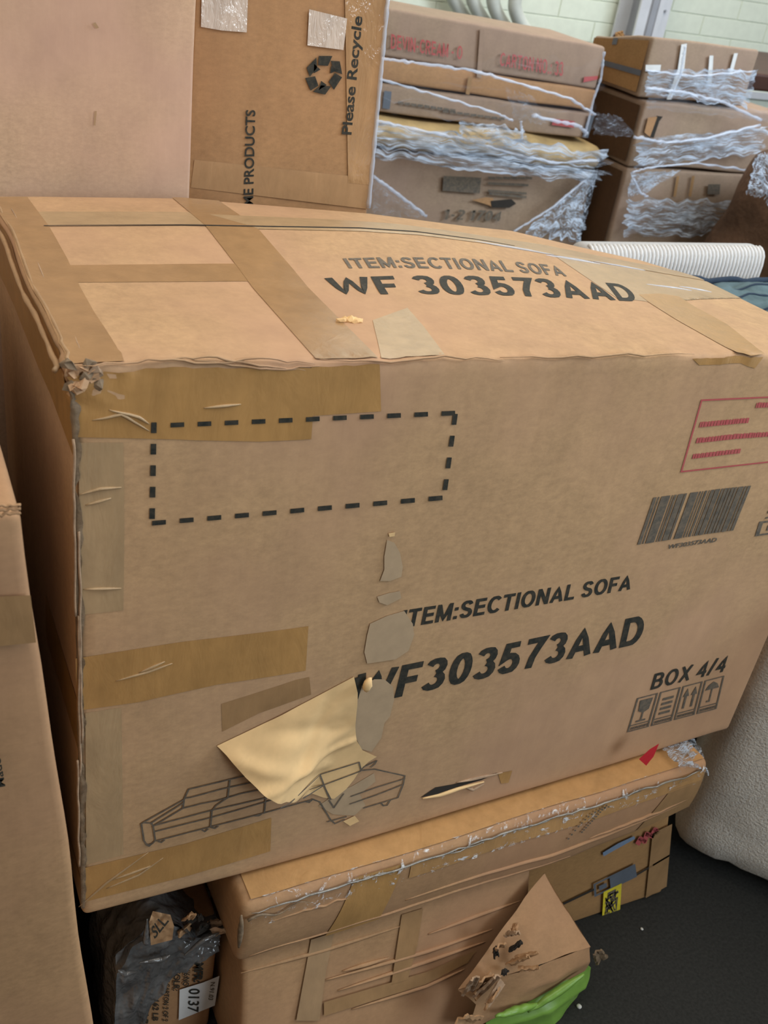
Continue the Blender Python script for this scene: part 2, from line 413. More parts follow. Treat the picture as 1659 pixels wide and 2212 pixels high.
def main_map(x, y, z):
    """undented carton coordinates -> the sagging, bulging carton as it stands"""
    s = (z-Z0)/(Z1-Z0); b = botz(x); zz = b + s*(topz(x, y)-b)
    cs = max(0, min(1, s)); cx = max(0, min(1, x/BX))
    yf = 1-sm(0, .2, y)
    yy = y - yf*.007*sin(pi*cx)*sin(pi*cs)
    xx = x - .004*s
    # dented front upper edge and crushed left upper edge
    e = math.exp(-((y/.012)**2+((s-1)/.02)**2)) if y < .06 and s > .9 else 0
    if e > .01:
        zz += e*(.0035*n3(x*38, 1, 0)+.002*n3(x*110, 4, 0)); yy += e*.0028*n3(x*55, 9, 3)
    e = math.exp(-((x/.02)**2+((s-1)/.05)**2)) if x < .08 and s > .8 else 0
    if e > .01:
        xx -= e*(.005+.003*n3(y*13, 5, z*20)); zz += e*.003*n3(y*15+3, z*20, 2)
    e = math.exp(-((x/.035)**2+(y/.035)**2+((s-1)/.06)**2)) if x < .1 and y < .1 and s > .8 else 0
    if e > .01:
        xx += e*.007*n3(x*120, y*120, z*120); yy += e*.007*n3(x*120+7, y*120, z*120); zz -= e*.004
    return Vector((xx, yy, zz))
def F(px, py, off=0):
    """pixel -> carton coordinates on its front"""
    Y = -off
    for k in range(8):
        p = onY(px, py, Y); b = botz(p.x); z = Z0 + (Z1-Z0)*(p.z-b)/(topz(p.x, 0)-b); x = p.x+.004*(z-Z0)/.6
        q = main_map(x, 0, z); Y = q.y-off
    return (x, z)
def T(px, py):
    Z = .91
    for k in range(14):
        p = onZ(px, py, Z); Z = topz(p.x, p.y)
    return (p.x+.004, p.y)
def rbox_grid(xs, ys, zs, r, fn):
    """rounded box surface from grid lines"""
    idx, vs, fs = {}, [], []
    x0, x1, y0, y1, z0, z1 = xs[0], xs[-1], ys[0], ys[-1], zs[0], zs[-1]
    def vid(x, y, z):
        k = (round(x, 6), round(y, 6), round(z, 6))
        if k not in idx:
            c = Vector((min(max(x, x0+r), x1-r), min(max(y, y0+r), y1-r), min(max(z, z0+r), z1-r)))
            d = Vector((x, y, z))-c
            p = c + d.normalized()*r if d.length > 1e-9 else c
            idx[k] = len(vs); vs.append(fn(p.x, p.y, p.z))
        return idx[k]
    def face(A, B, f, flip):
        for a, a2 in zip(A, A[1:]):
            for b, b2 in zip(B, B[1:]):
                q = [vid(*f(a, b)), vid(*f(a2, b)), vid(*f(a2, b2)), vid(*f(a, b2))]
                fs.append(tuple(q[::-1] if flip else q))
    face(xs, zs, lambda a, b: (a, y0, b), False); face(xs, zs, lambda a, b: (a, y1, b), True)
    face(xs, ys, lambda a, b: (a, b, z1), False); face(xs, ys, lambda a, b: (a, b, z0), True)
    face(ys, zs, lambda a, b: (x0, a, b), True); face(ys, zs, lambda a, b: (x1, a, b), False)
    return vs, fs
def lines(a, b, r, step):
    n = max(1, int(round((b-a-2*r)/step)))
    return [a, a+r*.45] + [a+r+(b-a-2*r)*i/n for i in range(n+1)] + [b-r*.45, b]

big = thing('sofa_carton', 'large taped cardboard carton printed ITEM:SECTIONAL SOFA WF303573AAD with a torn paper flap', 'carton', (BX/2, BY/2, Z0))
v, f = rbox_grid(lines(0, BX, .007, .008), lines(0, BY, .007, .008), lines(Z0, Z1, .007, .008), .007, main_map)
build('carton_body', v, f, M['main'], big, True)
def on_front(off): return lambda x, z: main_map(x, 0, z) + Vector((0, -off*.5, 0))
def on_top(off): return lambda x, y: main_map(x, y, Z1) + Vector((0, 0, off*.5))
def fpatch(name, pxs, mat, off=.0008, L=.012, par=None):
    return poly(name, [F(*p) for p in pxs], on_front(off), mat, par or big, L)
def tpatch(name, pxs, mat, off=.0008, L=.012):
    return poly(name, [T(*p) for p in pxs], on_top(off), mat, big, L)
def tpatch_box(name, pts, mat, off=.0008, L=.012): return poly(name, pts, on_top(off), mat, big, L)

# tape over the top
tpatch_box('tape', [(.002, .004), (.036, .004), (.034, .10), (.036, .22), (.032, .41), (.002, .41)], M['tape2'], .0009)
tpatch_box('tape', [(.183, .003), (.237, .003), (.237, .2), (.233, .416), (.181, .416), (.184, .2)], M['tape2'], .0010)
tpatch('tape', [(92, 574), (395, 571), (520, 570), (553, 608), (400, 609), (118, 611)], M['tape2'], .0007)
tpatch('tape', [(1380, 636), (1425, 634), (1466, 640), (1570, 700), (1652, 766), (1592, 764), (1545, 738), (1460, 690)], M['tape'], .0009)
tpatch_box('clear_tape', [(.235, .292), (.50, .290), (.80, .288), (.845, .288), (.845, .343), (.50, .345), (.20, .345)], M['clear'], .0011)
tpatch_box('clear_tape', [(.03, .302), (.2, .300), (.2, .352), (.03, .352)], M['clear'], .0006)
tpatch('clear_tape', [(805, 692), (880, 665), (915, 705), (962, 768), (824, 772)], M['clear'], .0006)
tpatch_box('clear_tape', [(.60, .162), (.66, .158), (.70, .225), (.845, .22), (.845, .285), (.60, .287)], M['clear'], .0006)
# back flap seam: a narrow dark gap along the fold of the lid
tpatch_box('lid_seam', [(.03, .2985), (.2, .2975), (.4, .2975), (.55, .2985), (.55, .3000), (.4, .3005), (.2, .3), (.03, .3002)], M['slit'], .0016, .02)
for (xa, ya), (xb, yb), r in (((.49, .292), (.60, .289), .0012), ((.585, .284), (.665, .282), .0016), ((.66, .290), (.74, .286), .0010), ((.69, .222), (.76, .220), .0011), ((.75, .232), (.80, .228), .0012)):
    tube('painted_glint', [on_top(.0012)(xa+(xb-xa)*i/20, ya+(yb-ya)*i/20+.001*n3(i*.4, xa*50)) for i in range(21)], lambda s, r=r: r*(.3+sin(pi*s)), M['strand'], big, 6)  # pale tubes added along the lid tape as painted glints
# tape on the front
fpatch('tape', [(168, 800), (400, 793), (672, 795), (676, 892), (672, 948), (560, 953), (420, 950), (166, 943)], M['tape'], .0009)
fpatch('tape', [(672, 792), (820, 786), (823, 888), (674, 898)], M['tape'], .0007)
fpatch('tape', [(163, 1422), (400, 1385), (666, 1352), (660, 1448), (470, 1478), (300, 1516), (166, 1535)], M['tape'], .0008)
fpatch('tape', [(182, 1874), (400, 1822), (586, 1766), (584, 1838), (400, 1893), (184, 1947)], M['tape'], .0008)
fpatch('tape', [(1495, 774), (1630, 769), (1648, 772), (1630, 795), (1600, 784), (1510, 788)], M['tape'], .0009, .008)
fpatch('clear_tape', [(170, 955), (266, 955), (268, 1150), (266, 1318), (172, 1328)], M['clear'], .0007)
fpatch('clear_tape', [(184, 1540), (262, 1528), (266, 1846), (186, 1868)], M['clear'], .0005)
fpatch('clear_tape', [(640, 1468), (668, 1462), (672, 1500), (560, 1540), (480, 1580), (478, 1520)], M['tape2'], .0005)
# tape turned round the left side
def on_left(off): return lambda y, z: main_map(0, y, z) + Vector((-off*.6, 0, 0))
def lpatch(name, pts, mat, off=.0008): return poly(name, pts, on_left(off), mat, big, .012)
lpatch('tape', [(.003, .842), (.003, .914), (.14, .916), (.41, .915), (.41, .845), (.10, .850)], M['tape'])
lpatch('tape', [(.003, .545), (.003, .602), (.16, .606), (.17, .548)], M['tape'])
lpatch('tape', [(.003, .335), (.003, .372), (.14, .375), (.14, .34)], M['tape'])
# wrinkles and crumple lines pressed into the tape and edges (thin raised folds)
def fold(name, pxs, mat, r=.0011, on=F, mp=None, par=None):
    mp = mp or on_front(.0012); P = [on(*p) for p in pxs]; pts = []
    for a, b in zip(P, P[1:]):
        for i in range(6): s = i/6; pts.append(mp(a[0]+(b[0]-a[0])*s, a[1]+(b[1]-a[1])*s))
    pts.append(mp(*P[-1]))
    return tube(name, pts, lambda s: r*(.35+sin(pi*s)), mat, par or big, 5)
for pl in ([(235, 882), (300, 900), (322, 915)], [(200, 905), (262, 893), (322, 930)], [(170, 1068), (215, 1055), (262, 1052)], [(185, 1090), (240, 1075)],
           [(180, 1272), (262, 1270)], [(250, 1470), (320, 1450), (372, 1432)], [(300, 1452), (356, 1428)], [(230, 1918), (300, 1888), (352, 1852)], [(240, 1900), (330, 1868)],
           [(170, 1958), (230, 1905), (320, 1840)], [(440, 880), (520, 872)]):
    fold('tape_wrinkle', pl, M['clear'])
for pl in ([(180, 779), (320, 776), (470, 784), (560, 772), (680, 786)], [(350, 781), (450, 768), (560, 789), (660, 800)], [(400, 772), (520, 789), (600, 797), (690, 790)], [(690, 776), (820, 779), (960, 770), (1090, 777)],
           [(1080, 772), (1280, 770), (1500, 764)]):
    fold('edge_crease', pl, M['main'], .0009, F, on_front(.0004))
# split left edge
def split_fn(u, v):
    z = .335 + (.905-.335)*v; w = .0045 + .003*n3(z*25, 2, 0) + .002*n3(z*90, 5, 0)
    x = -.001 + (u-.35)*w*2
    c = main_map(max(0, x), .001 if x >= 0 else .001-x, z)
    return c + Vector((-.0012 - (.0005*n3(z*60, u*4, 3)), -.0022+.0012*n3(z*70, u*3, 0), 0))
grid('split_edge', split_fn, 4, 160, M['split'], big)
for a, b_, dx in ((.70, .86, .0), (.52, .70, .0015), (.40, .54, -.001), (.56, .78, .003)):
    pts = [main_map(0, 0, a+(b_-a)*i/30) + Vector((dx-.0015+.0012*n3(i*.2, a*9, 0), -.002, 0)) for i in range(31)]
    tube('torn_edge_strip', pts, .0011, M['frag'], big, 5)
# crushed upper corner
for k in range(16):
    p = main_map(.004+.02*random.random(), .003*random.random(), .9+.02*random.random()) + Vector((-.004, -.002, .002))
    bm = bmesh.new(); bmesh.ops.create_icosphere(bm, subdivisions=1, radius=.0042)
    for q in bm.verts: q.co = Vector((q.co.x*1.2, q.co.y*.5, q.co.z*.8)) + p + Vector((random.uniform(-.003, .003), random.uniform(-.002, .002), random.uniform(-.003, .003)))
    from_bm('crushed_scrap', bm, random.choice([M['split'], M['frag'], M['main'], M['main']]), big)
# folds along the left top edge
for dx, r in ((.004, .0022), (-.004, .0030), (.013, .0010)):
    tube('edge_crease', [main_map(max(0, dx), .01+.4*i/60, Z1) + Vector((min(0, dx)+.0008*n3(i*.10, dx*900, 0), 0, -(.007 if dx < 0 else .0005)+.0015*n3(i*.13, 4, dx*700))) for i in range(61)],
         lambda s, r=r: r*(.7+.4*n3(s*14, 3, 0)), M['tape3'] if dx < .01 else M['frag'], big, 7)
# bit of torn paper on the lid
q = T(755, 697)
for k in range(5):
    bm = bmesh.new(); bmesh.ops.create_icosphere(bm, subdivisions=1, radius=.004)
    c = on_top(.002)(q[0]+.004*(k-2)+.002*random.random(), q[1]+.003*random.random())
    for w in bm.verts: w.co = Vector((w.co.x*1.3, w.co.y*.8, w.co.z*.8+random.uniform(-.001, .002))) + c
    from_bm('paper_scrap', bm, M['flap'], big)

# ---- printing on the front
def fq(pxs, off): 
    b = bil([Vector((*F(*p), 0)) for p in pxs]); fm = on_front(off)
    def g(u, v): w = b(u, v); return fm(w.x, w.y)
    return g
block('printed_lettering', 'ITEM:SECTIONAL SOFA', fq([(864, 1357), (1360, 1273), (1368, 1240), (872, 1318)], .0009), M['ink'], big, .19)
block('printed_lettering', 'WF303573AAD', fq([(758, 1527), (1382, 1389), (1396, 1327), (776, 1455)], .0010), M['ink'], big, .2)
block('printed_lettering', 'BOX 4/4', fq([(1404, 1490), (1563, 1450), (1576, 1414), (1414, 1455)], .0013), M['ink'], big, .17)
text('printed_lettering', 'WF303573AAD', fq([(1440, 1186), (1546, 1170), (1550, 1160), (1444, 1176)], .0013), M['inkg'], big, .03)
# dashed address frame
dash = []
def dash_run(a, b, n, w, vert):
    for i in range(n):
        s0 = i/(n-.45); s1 = s0+.5/(n-.45)
        p = [(a[0]+(b[0]-a[0])*s, a[1]+(b[1]-a[1])*s) for s in (s0, s1)]
        if vert: dash.append([F(p[0][0]-w, p[0][1]), F(p[0][0]+w, p[0][1]), F(p[1][0]+w, p[1][1]), F(p[1][0]-w, p[1][1])])
        else: dash.append([F(p[0][0], p[0][1]+w), F(p[1][0], p[1][1]+w), F(p[1][0], p[1][1]-w), F(p[0][0], p[0][1]-w)])
dash_run((368, 917), (985, 891), 11, 5, False); dash_run((328, 1129), (958, 1074), 11, 5, False)
dash_run((332, 911), (328, 1122), 5, 6, True); dash_run((983, 893), (960, 1060), 4, 5, True)
multi('dashed_frame', dash, on_front(.0018), M['ink'], big)
# red notice frame
rq = fq([(1469, 1020), (1735, 990), (1772, 850), (1514, 862)], .0014)
rp = [[(0, 0), (1, 0), (1, .022), (0, .022)], [(0, .978), (1, .978), (1, 1), (0, 1)], [(0, .022), (.012, .022), (.012, .978), (0, .978)]]
random.seed(3)
for y0, x0, x1, h in ((.18, .06, .42, .07), (.40, .055, .75, .075), (.62, .045, .43, .075), (.83, .46, .8, .075)):
    x = x0
    while x < x1:
        w = random.uniform(.012, .026); rp.append([(x, y0), (x+w, y0), (x+w, y0+h*random.uniform(.8, 1)), (x, y0+h)]); x += w+.0035
multi('red_notice', rp, rq, M['red'], big)
# barcode
bq = fq([(1376, 1176), (1612, 1141), (1651, 1045), (1411, 1074)], .0014); bp = []; x = 0
widths = [.028, .012, .012, .016, .075, .016, .01, .01, .02, .012, .05, .006, .02, .03, .07, .012, .012, .012, .01, .014, .02, .014, .008, .012, .03, .008, .045, .012, .02, .008, .03, .006, .02, .008, .028, .006, .02, .01, .05, .01, .018, .01, .03]
for i, w in enumerate(widths):
    if i % 2 == 0: bp.append([(x, 0), (min(1, x+w), 0), (min(1, x+w), 1), (x, 1)])
    x += w
    if x >= 1: break
multi('barcode', bp, bq, M['inkg'], big)
text('printed_lettering', 'P55', fq([(1652, 1120), (1664, 1088), (1690, 1082), (1676, 1114)], .0013), M['inkg'], big, .02)
multi('printed_mark', [[(0, 0), (1, 0), (1, .12), (0, .12)], [(0, .12), (.12, .12), (.12, 1), (0, 1)], [(.12, .88), (1, .88), (1, 1), (.12, 1)], [(.3, .3), (.8, .3), (.8, .7), (.3, .7)]],
      fq([(1630, 1158), (1700, 1148), (1712, 1118), (1640, 1126)], .0013), M['inkg'], big)
# handling symbols
syms = []
def ring(x0, y0, x1, y1, w):
    syms.extend([[(x0, y0), (x1, y0), (x1, y0+w), (x0, y0+w)], [(x0, y1-w), (x1, y1-w), (x1, y1), (x0, y1)],
                 [(x0, y0+w), (x0+w*.6, y0+w), (x0+w*.6, y1-w), (x0, y1-w)], [(x1-w*.6, y0+w), (x1, y0+w), (x1, y1-w), (x1-w*.6, y1-w)]])
for k in range(4):
    x0 = k*.25+.008; x1 = x0+.228; ring(x0, .0, x1, 1, .03); cx = (x0+x1)/2
    syms.append([(x0, .17), (x1, .17), (x1, .2), (x0, .2)])
    x = x0+.03
    while x < x1-.03: syms.append([(x, .05), (x+.012, .05), (x+.012, .13), (x, .13)]); x += .018
    if k == 0: syms += [[(cx-.07, .9), (cx-.055, .58), (cx, .5), (cx+.055, .58), (cx+.07, .9)], [(cx-.009, .3), (cx+.009, .3), (cx+.009, .51), (cx-.009, .51)], [(cx-.05, .25), (cx+.05, .25), (cx+.05, .3), (cx-.05, .3)]]
    if k == 1:
        for i in range(4): syms.append([(cx-.06, .3+.14*i), (cx+.06, .3+.14*i), (cx+.06, .37+.14*i), (cx-.06, .37+.14*i)])
    if k == 2:
        for dx in (-.045, .045): syms += [[(cx+dx-.012, .3), (cx+dx+.012, .3), (cx+dx+.012, .68), (cx+dx-.012, .68)], [(cx+dx-.034, .66), (cx+dx+.034, .66), (cx+dx, .9)]]
    if k == 3: syms += [[(cx-.08, .68), (cx-.05, .82), (cx, .9), (cx+.05, .82), (cx+.08, .68)], [(cx-.008, .32), (cx+.008, .32), (cx+.008, .69), (cx-.008, .69)], [(cx-.035, .3), (cx+.008, .3), (cx+.008, .35), (cx-.035, .35)]]
multi('handling_symbols', syms, fq([(1352, 1582), (1550, 1530), (1567, 1458), (1374, 1508)], .0013), M['inkg'], big)

# ---- torn flap, exposed layers
Z6 = lambda x, y: (280+x/2.44, 1420+y/2.44)
Z5 = lambda x, y: (700+x/3.252, 1100+y/3.252)
for pl in ([(440, 210), (490, 230), (530, 300), (550, 400), (540, 470), (460, 500), (390, 500), (420, 420), (420, 330)],
           [(370, 610), (450, 585), (530, 570), (540, 620), (440, 670), (385, 650)],
           [(320, 800), (440, 745), (560, 710), (620, 800), (630, 880), (590, 990), (500, 1050), (300, 1080), (280, 1000), (300, 880)],
           [(215, 1260), (350, 1190), (420, 1190), (480, 1240), (490, 1330), (460, 1450), (420, 1500), (400, 1600), (330, 1700), (260, 1680), (200, 1560), (200, 1400)],
           [(-40, 2080), (100, 1985), (200, 1940), (350, 1850), (360, 1910), (250, 2000), (290, 2080), (210, 2150), (60, 2140)]):
    fpatch('exposed_layer', [Z5(*p) for p in pl], M['tear'], .0021 if pl[0][0] < 216 and pl[0][1] < 1300 or pl[0][0] > 300 else .0011)
FL = [F(*Z6(*p)) for p in [(458, 462), (700, 345), (940, 225), (1100, 140), (1180, 98), (1198, 180), (1195, 250), (1186, 340), (1192, 430), (1225, 485), (1300, 520),
                           (1255, 548), (1212, 590), (1180, 640), (1140, 690), (1075, 742), (1020, 735), (955, 712), (860, 690), (780, 662), (700, 630), (640, 600), (580, 560), (535, 520), (500, 490)]]
fx0 = F(*Z6(458, 462))[0]; fx1 = F(*Z6(1195, 300))[0]
FLZ0 = F(720, 1723)[1]; FLZ1 = F(764, 1461)[1]
FOLDS = [(.35, 1, .62, .0035, .05), (-.15, 1, .33, .004, .035), (.1, 1, .22, -.003, .04), (-.5, 1, .12, .003, .06), (1, -.5, .35, -.003, .06), (.2, 1, .80, -.0025, .06)]
FA = F(*Z6(458, 462)); FB = F(*Z6(1180, 98)); FLEN = sqrt((FB[0]-FA[0])**2+(FB[1]-FA[1])**2)
def flap_h(x, z):
    w = max(0, (fx1-x)/(fx1-fx0))
    d = max(0, -((z-FA[1])*(FB[0]-FA[0]) - (x-FA[0])*(FB[1]-FA[1]))/FLEN)
    h = .0012 + .50*d*(.12+.88*sm(.1, .75, w)) - .9*d*d
    fx = (x-fx0)/(fx1-fx0); fz = (z-FLZ0)/(FLZ1-FLZ0)
    for a, b, c, k, w in FOLDS: h += k*math.exp(-((a*fx+b*fz-c)/w)**2)*sm(.0, .15, fx)*sm(0, .02, d)
    h += .0012*n3(x*30, z*30, 2)
    return max(.0012, h)
def flap_pt(x, z, o=0): return main_map(x, 0, z) + Vector((0, -flap_h(x, z)-o, 0))
poly('torn_paper_flap', FL, lambda x, z: flap_pt(x, z), M['flap'], big, .006)
# curled tip at the end of the tear
c = main_map(*[F(789, 1470)[0], 0, F(789, 1470)[1]])
bm = bmesh.new(); bmesh.ops.create_icosphere(bm, subdivisions=2, radius=.006)
for q in bm.verts: q.co = Vector((q.co.x*.8, q.co.y*.6, q.co.z*1.5)) + c + Vector((0, -.006, 0)) + q.co.normalized()*.0015*n3(*(q.co*300))
from_bm('curled_scrap', bm, M['flap'], big, True)
fpatch('exposed_layer', [Z5(*p) for p in [(205, 1185), (245, 1170), (262, 1240), (235, 1330), (222, 1300)]], M['ink'], .0024)
# sofa line drawing
D = [[(60, 872), (72, 866), (112, 868), (122, 882), (134, 960), (120, 975), (90, 985), (74, 960), (60, 872)], [(70, 865), (285, 745)], [(112, 868), (285, 760)], [(122, 885), (280, 790)],
     [(280, 790), (285, 745), (296, 720), (310, 690), (480, 650), (660, 605)], [(290, 737), (320, 733), (480, 690), (700, 640)], [(280, 790), (380, 765), (460, 750), (590, 712), (720, 685)],
     [(527, 640), (515, 735), (455, 775), (432, 805), (425, 885)], [(722, 648), (720, 690), (708, 815)], [(125, 882), (435, 800), (720, 735), (930, 690)],
     [(135, 912), (425, 840), (720, 755), (890, 700)], [(140, 962), (425, 888), (708, 815), (960, 745)],
     [(380, 905), (395, 913), (412, 900)], [(430, 892), (448, 896), (465, 885)], [(655, 830), (680, 830), (692, 822)], [(90, 978), (102, 990), (118, 975)], [(150, 965), (166, 970), (182, 958)], [(925, 755), (945, 760), (958, 748)],
     [(1215, 592), (1290, 585), (1448, 620), (1440, 665), (1412, 735), (1230, 790)], [(1215, 592), (1232, 572), (1300, 540), (1290, 558), (1270, 575)], [(1165, 728), (1300, 680), (1448, 635)], [(1160, 768), (1300, 720), (1440, 665)],
     [(1325, 765), (1335, 778), (1355, 775), (1372, 748)], [(960, 742), (1000, 757), (1056, 850), (1080, 872), (1130, 850)], [(1040, 862), (1140, 835)], [(1050, 750), (1075, 788), (1125, 715)]]
G = [[(800, 668), (1000, 607), (1205, 545), (1216, 590)], [(840, 690), (1030, 660), (1212, 592)], [(735, 660), (800, 668)], [(895, 698), (1020, 665)], [(1000, 612), (1030, 690), (1056, 740)], [(1020, 668), (1050, 738)]]
multi('sofa_drawing', strokes([[F(*Z6(*p)) for p in s] for s in D], .0017), lambda x, z: main_map(x, 0, z)+Vector((0, -.0014, 0)), M['inkg'], big)
multi('sofa_drawing', strokes([[F(*Z6(*p)) for p in s] for s in G], .0017), lambda x, z: flap_pt(x, z, .0012), M['inkg'], big)
# slit in the front with lifted lips
fpatch('slit', [(908, 1722), (940, 1700), (985, 1692), (1040, 1676), (1075, 1668), (1040, 1684), (985, 1700), (945, 1714)], M['slit'], .0015, .01)
for pl, r in (([(912, 1724), (950, 1716), (990, 1702), (1045, 1688)], .0022), ([(985, 1690), (1030, 1680), (1085, 1668)], .0016), ([(1000, 1698), (1020, 1705), (1045, 1692)], .0018)):
    fold('torn_lip', pl, M['flap'] if r > .002 else M['frag'], r)
fpatch('tape_scrap', [(1075, 1670), (1106, 1664), (1098, 1690), (1082, 1692)], M['tape'], .0012)
fpatch('paper_scrap', [(740, 1772), (765, 1760), (775, 1772), (755, 1782)], M['flap'], .003)
fpatch('staple_mark', [(838, 1150), (852, 1148), (851, 1156), (840, 1158)], M['flap'], .003)

# ---- printing on the lid
def tq(pxs, off):
    b = bil([Vector((*T(*p), 0)) for p in pxs]); fm = on_top(off)
    def g(u, v): w = b(u, v); return fm(w.x, w.y)
    return g
block('printed_lettering', 'WF 303573AAD', tq([(724, 637), (1382, 652), (1350, 614), (702, 601)], .0010), M['ink'], big, .19)
block('printed_lettering', 'ITEM:SECTIONAL SOFA', tq([(754, 580), (1225, 597), (1208, 574), (740, 559)], .0010), M['inkg'], big, .18)

# ------------------------------------------------------------------ cartons under the big one
def dent(amp, sc, seed):
    return lambda p: Vector((n3(p.x*sc+seed, p.y*sc, p.z*sc), n3(p.x*sc, p.y*sc+seed, p.z*sc), n3(p.x*sc, p.y*sc, p.z*sc+seed)))*amp
def carton(parent, ext, mat, r=.006, step=.03, fn=None, amp=.002, sc=9, seed=0, name='carton_body'):
    dn = dent(amp, sc, seed); fn = fn or (lambda x, y, z: Vector((x, y, z)))
    def g(x, y, z): p = Vector(fn(x, y, z)); return p + dn(p)
    v, f = rbox_grid(lines(ext[0], ext[1], r, step), lines(ext[2], ext[3], r, step), lines(ext[4], ext[5], r, step), r, g)
    return build(name, v, f, mat, parent, True)
def px_map(plane, off=0):
    """pixel polygon -> points on the plane y = plane"""
    return lambda x, y: onY(x, y, plane-off)
def ypatch(name, pxs, plane, mat, parent, L=60): return poly(name, pxs, px_map(plane), mat, parent, L)
def yq(pxs, plane): return bil([onY(p[0], p[1], plane) for p in pxs])

# flat wrapped carton right under it
FBOT = [(.0, .212), (.60, .212), (.70, .228), (.80, .25)]
def flat_map(x, y, z):
    s = z; b = lerp_tab(FBOT, x); t_ = botz(max(0, x))-.004
    return Vector((x, y - .004*sin(pi*min(1, max(0, s)))*(y < .1), b + s*(t_-b)))
flat = thing('flat_carton', 'flat film-wrapped carton directly under the big sofa carton', 'carton', (.47, .2, .212))
FY0, FX0, FX1 = -.033, .155, .792
dn = dent(.0025, 11, 4)
def flat_pt(x, y, z): p = flat_map(x, y, z); return p + dn(p)
def flat_surf(x, y, z):
    return flat_pt(x, y, (z)/.1)
v, f = rbox_grid(lines(FX0, FX1, .012, .016), lines(FY0, .38, .012, .03), lines(0, .1, .012, .012), .012, flat_surf)
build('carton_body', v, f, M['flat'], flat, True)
def ff(x, z, off=.001): return flat_surf(x, FY0, z) + Vector((0, -off, 0))
poly('tape', [(.262, .004), (.330, .008), (.345, .095), (.285, .095)], lambda x, z: ff(x, z), M['tape'], flat, .015)
poly('tape', [(.70, .010), (.785, .010), (.785, .088), (.74, .090)], lambda x, z: ff(x, z), M['tape2'], flat, .015)
for z, x0, x1, r in ((.028, .36, .775, .0022), (.012, .17, .60, .0015), (.034, .62, .78, .002), (.066, .19, .30, .0012)):
    tube('fold_ridge', [ff(x0+(x1-x0)*i/40, z+.003*n3(i*.2, z*90, 0), .0) for i in range(41)], lambda s, r=r: r*(.4+sin(pi*s)), M['flat'], flat, 6)
def film_edge(u, v):
    x = FX0+.01 + (FX1-.02-FX0)*u
    w = .0012+.0025*abs(n3(x*60, v*3, 2))
    if v < .6: return flat_surf(x, FY0, .1-.03*(1-v/.6)-.004) + Vector((0, -w, w*.3))
    return flat_surf(x, FY0+.003+.004*(v-.6)/.4, .1) + Vector((0, -w*.3, w))
grid('wrap_film', film_edge, 180, 8, M['filmw'], flat)
grid('glossy_tape', lambda u, v: flat_surf(FX0+.012+(FX1-FX0-.02)*u, FY0+.006+.06*v, .1)+Vector((0, 0, .0008)), 60, 6, M['tapeg'], flat)
grid('glossy_tape', lambda u, v: flat_surf(FX0+.2+(FX1-FX0-.21)*u, FY0, .068+.022*v)+Vector((0, -.0010, 0)), 60, 4, M['tapeg'], flat)
for k in range(5):
    x0 = FX0+.01+.115*k; x1 = x0+.17
    tube('film_fold', [flat_surf(min(FX1-.02, x0+(x1-x0)*i/24), FY0, .090+.005*n3(i*.2, k*3, 1)) + Vector((0, -.0025-.002*n3(i*.5, k, 0), .001)) for i in range(25)],
         lambda s: .0004+.0010*sin(pi*s), M['slatef'], flat, 5)
# bunched film and a red sticker at its right end
def rend(u, v):
    x = .735+.06*u; y = FY0-.004+.05*v
    return Vector((x, y, botz(x)-.004+.006+.012*abs(n3(x*90, y*90, 1)) - .035*u*u*(1-v)))
grid('wrap_film', rend, 26, 22, M['filmd'], flat)
poly('red_sticker', [(1380, 1640), (1404, 1618), (1424, 1606), (1412, 1634), (1396, 1654)], lambda x, y: onY(x, y, FY0-.007), M['reds'], flat, 60)
dots = []
for i in range(26):
    a = i/25; zx = (1228+90*a, 1812-70*a-14*sin(pi*a)) if i % 2 == 0 else (1255+55*a, 1800-60*a)
    dots.append([(zx[0]-2, zx[1]+2), (zx[0]+2, zx[1]+1), (zx[0]+2, zx[1]-2), (zx[0]-2, zx[1]-1)])
multi('perforation_marks', dots, lambda x, y: onY(x, y, FY0-.007), M['inkg'], flat)
tube('edge_tear', [flat_surf(FX0+.001, FY0+.0, .092-.05*i/14)+Vector((-.002, -.003+.002*n3(i*.6), 0)) for i in range(15)], lambda s: .0012+.0022*sin(pi*s), M['split'], flat, 5)
tube('edge_tear', [flat_surf(FX0+.006+.07*i/14, FY0, .082+.004*sin(i*.7))+Vector((0, -.003, 0)) for i in range(15)], lambda s: .0016*(1-s)+.0003, M['split'], flat, 5)

# lower front carton with taped ridges
SX0, SX1 = .168, .60
def low_map(x, y, z): return Vector((x, y-.055*(1-z/.205)*(y < .1), z))
low = thing('taped_carton', 'carton with rows of horizontal tape ridges below the flat carton', 'carton', (.38, .15, 0))
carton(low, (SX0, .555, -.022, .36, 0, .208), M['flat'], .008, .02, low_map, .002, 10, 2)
def lowp(px, py, off=.001):
    Y = -.03
    for k in range(8):
        p = onY(px, py, Y-off); Y = -.022-.055*(1-p.z/.205)
    return p
for pl in ([(925, 2018), (1030, 1978), (1150, 1936)], [(700, 2118), (920, 2056), (1076, 2003)], [(730, 2140), (925, 2076), (1060, 2030)], [(760, 2180), (920, 2130), (1011, 2090)], [(520, 2102), (700, 2052), (900, 1990)], [(740, 2098), (850, 2066)]):
    pts = []
    for a, b in zip(pl, pl[1:]):
        pts += [lowp(a[0]+(b[0]-a[0])*i/12, a[1]+(b[1]-a[1])*i/12, .0005) for i in range(12)]
    tube('tape_ridge', pts, lambda s: .0022*(.3+sin(pi*s)), M['flat'], low, 6)
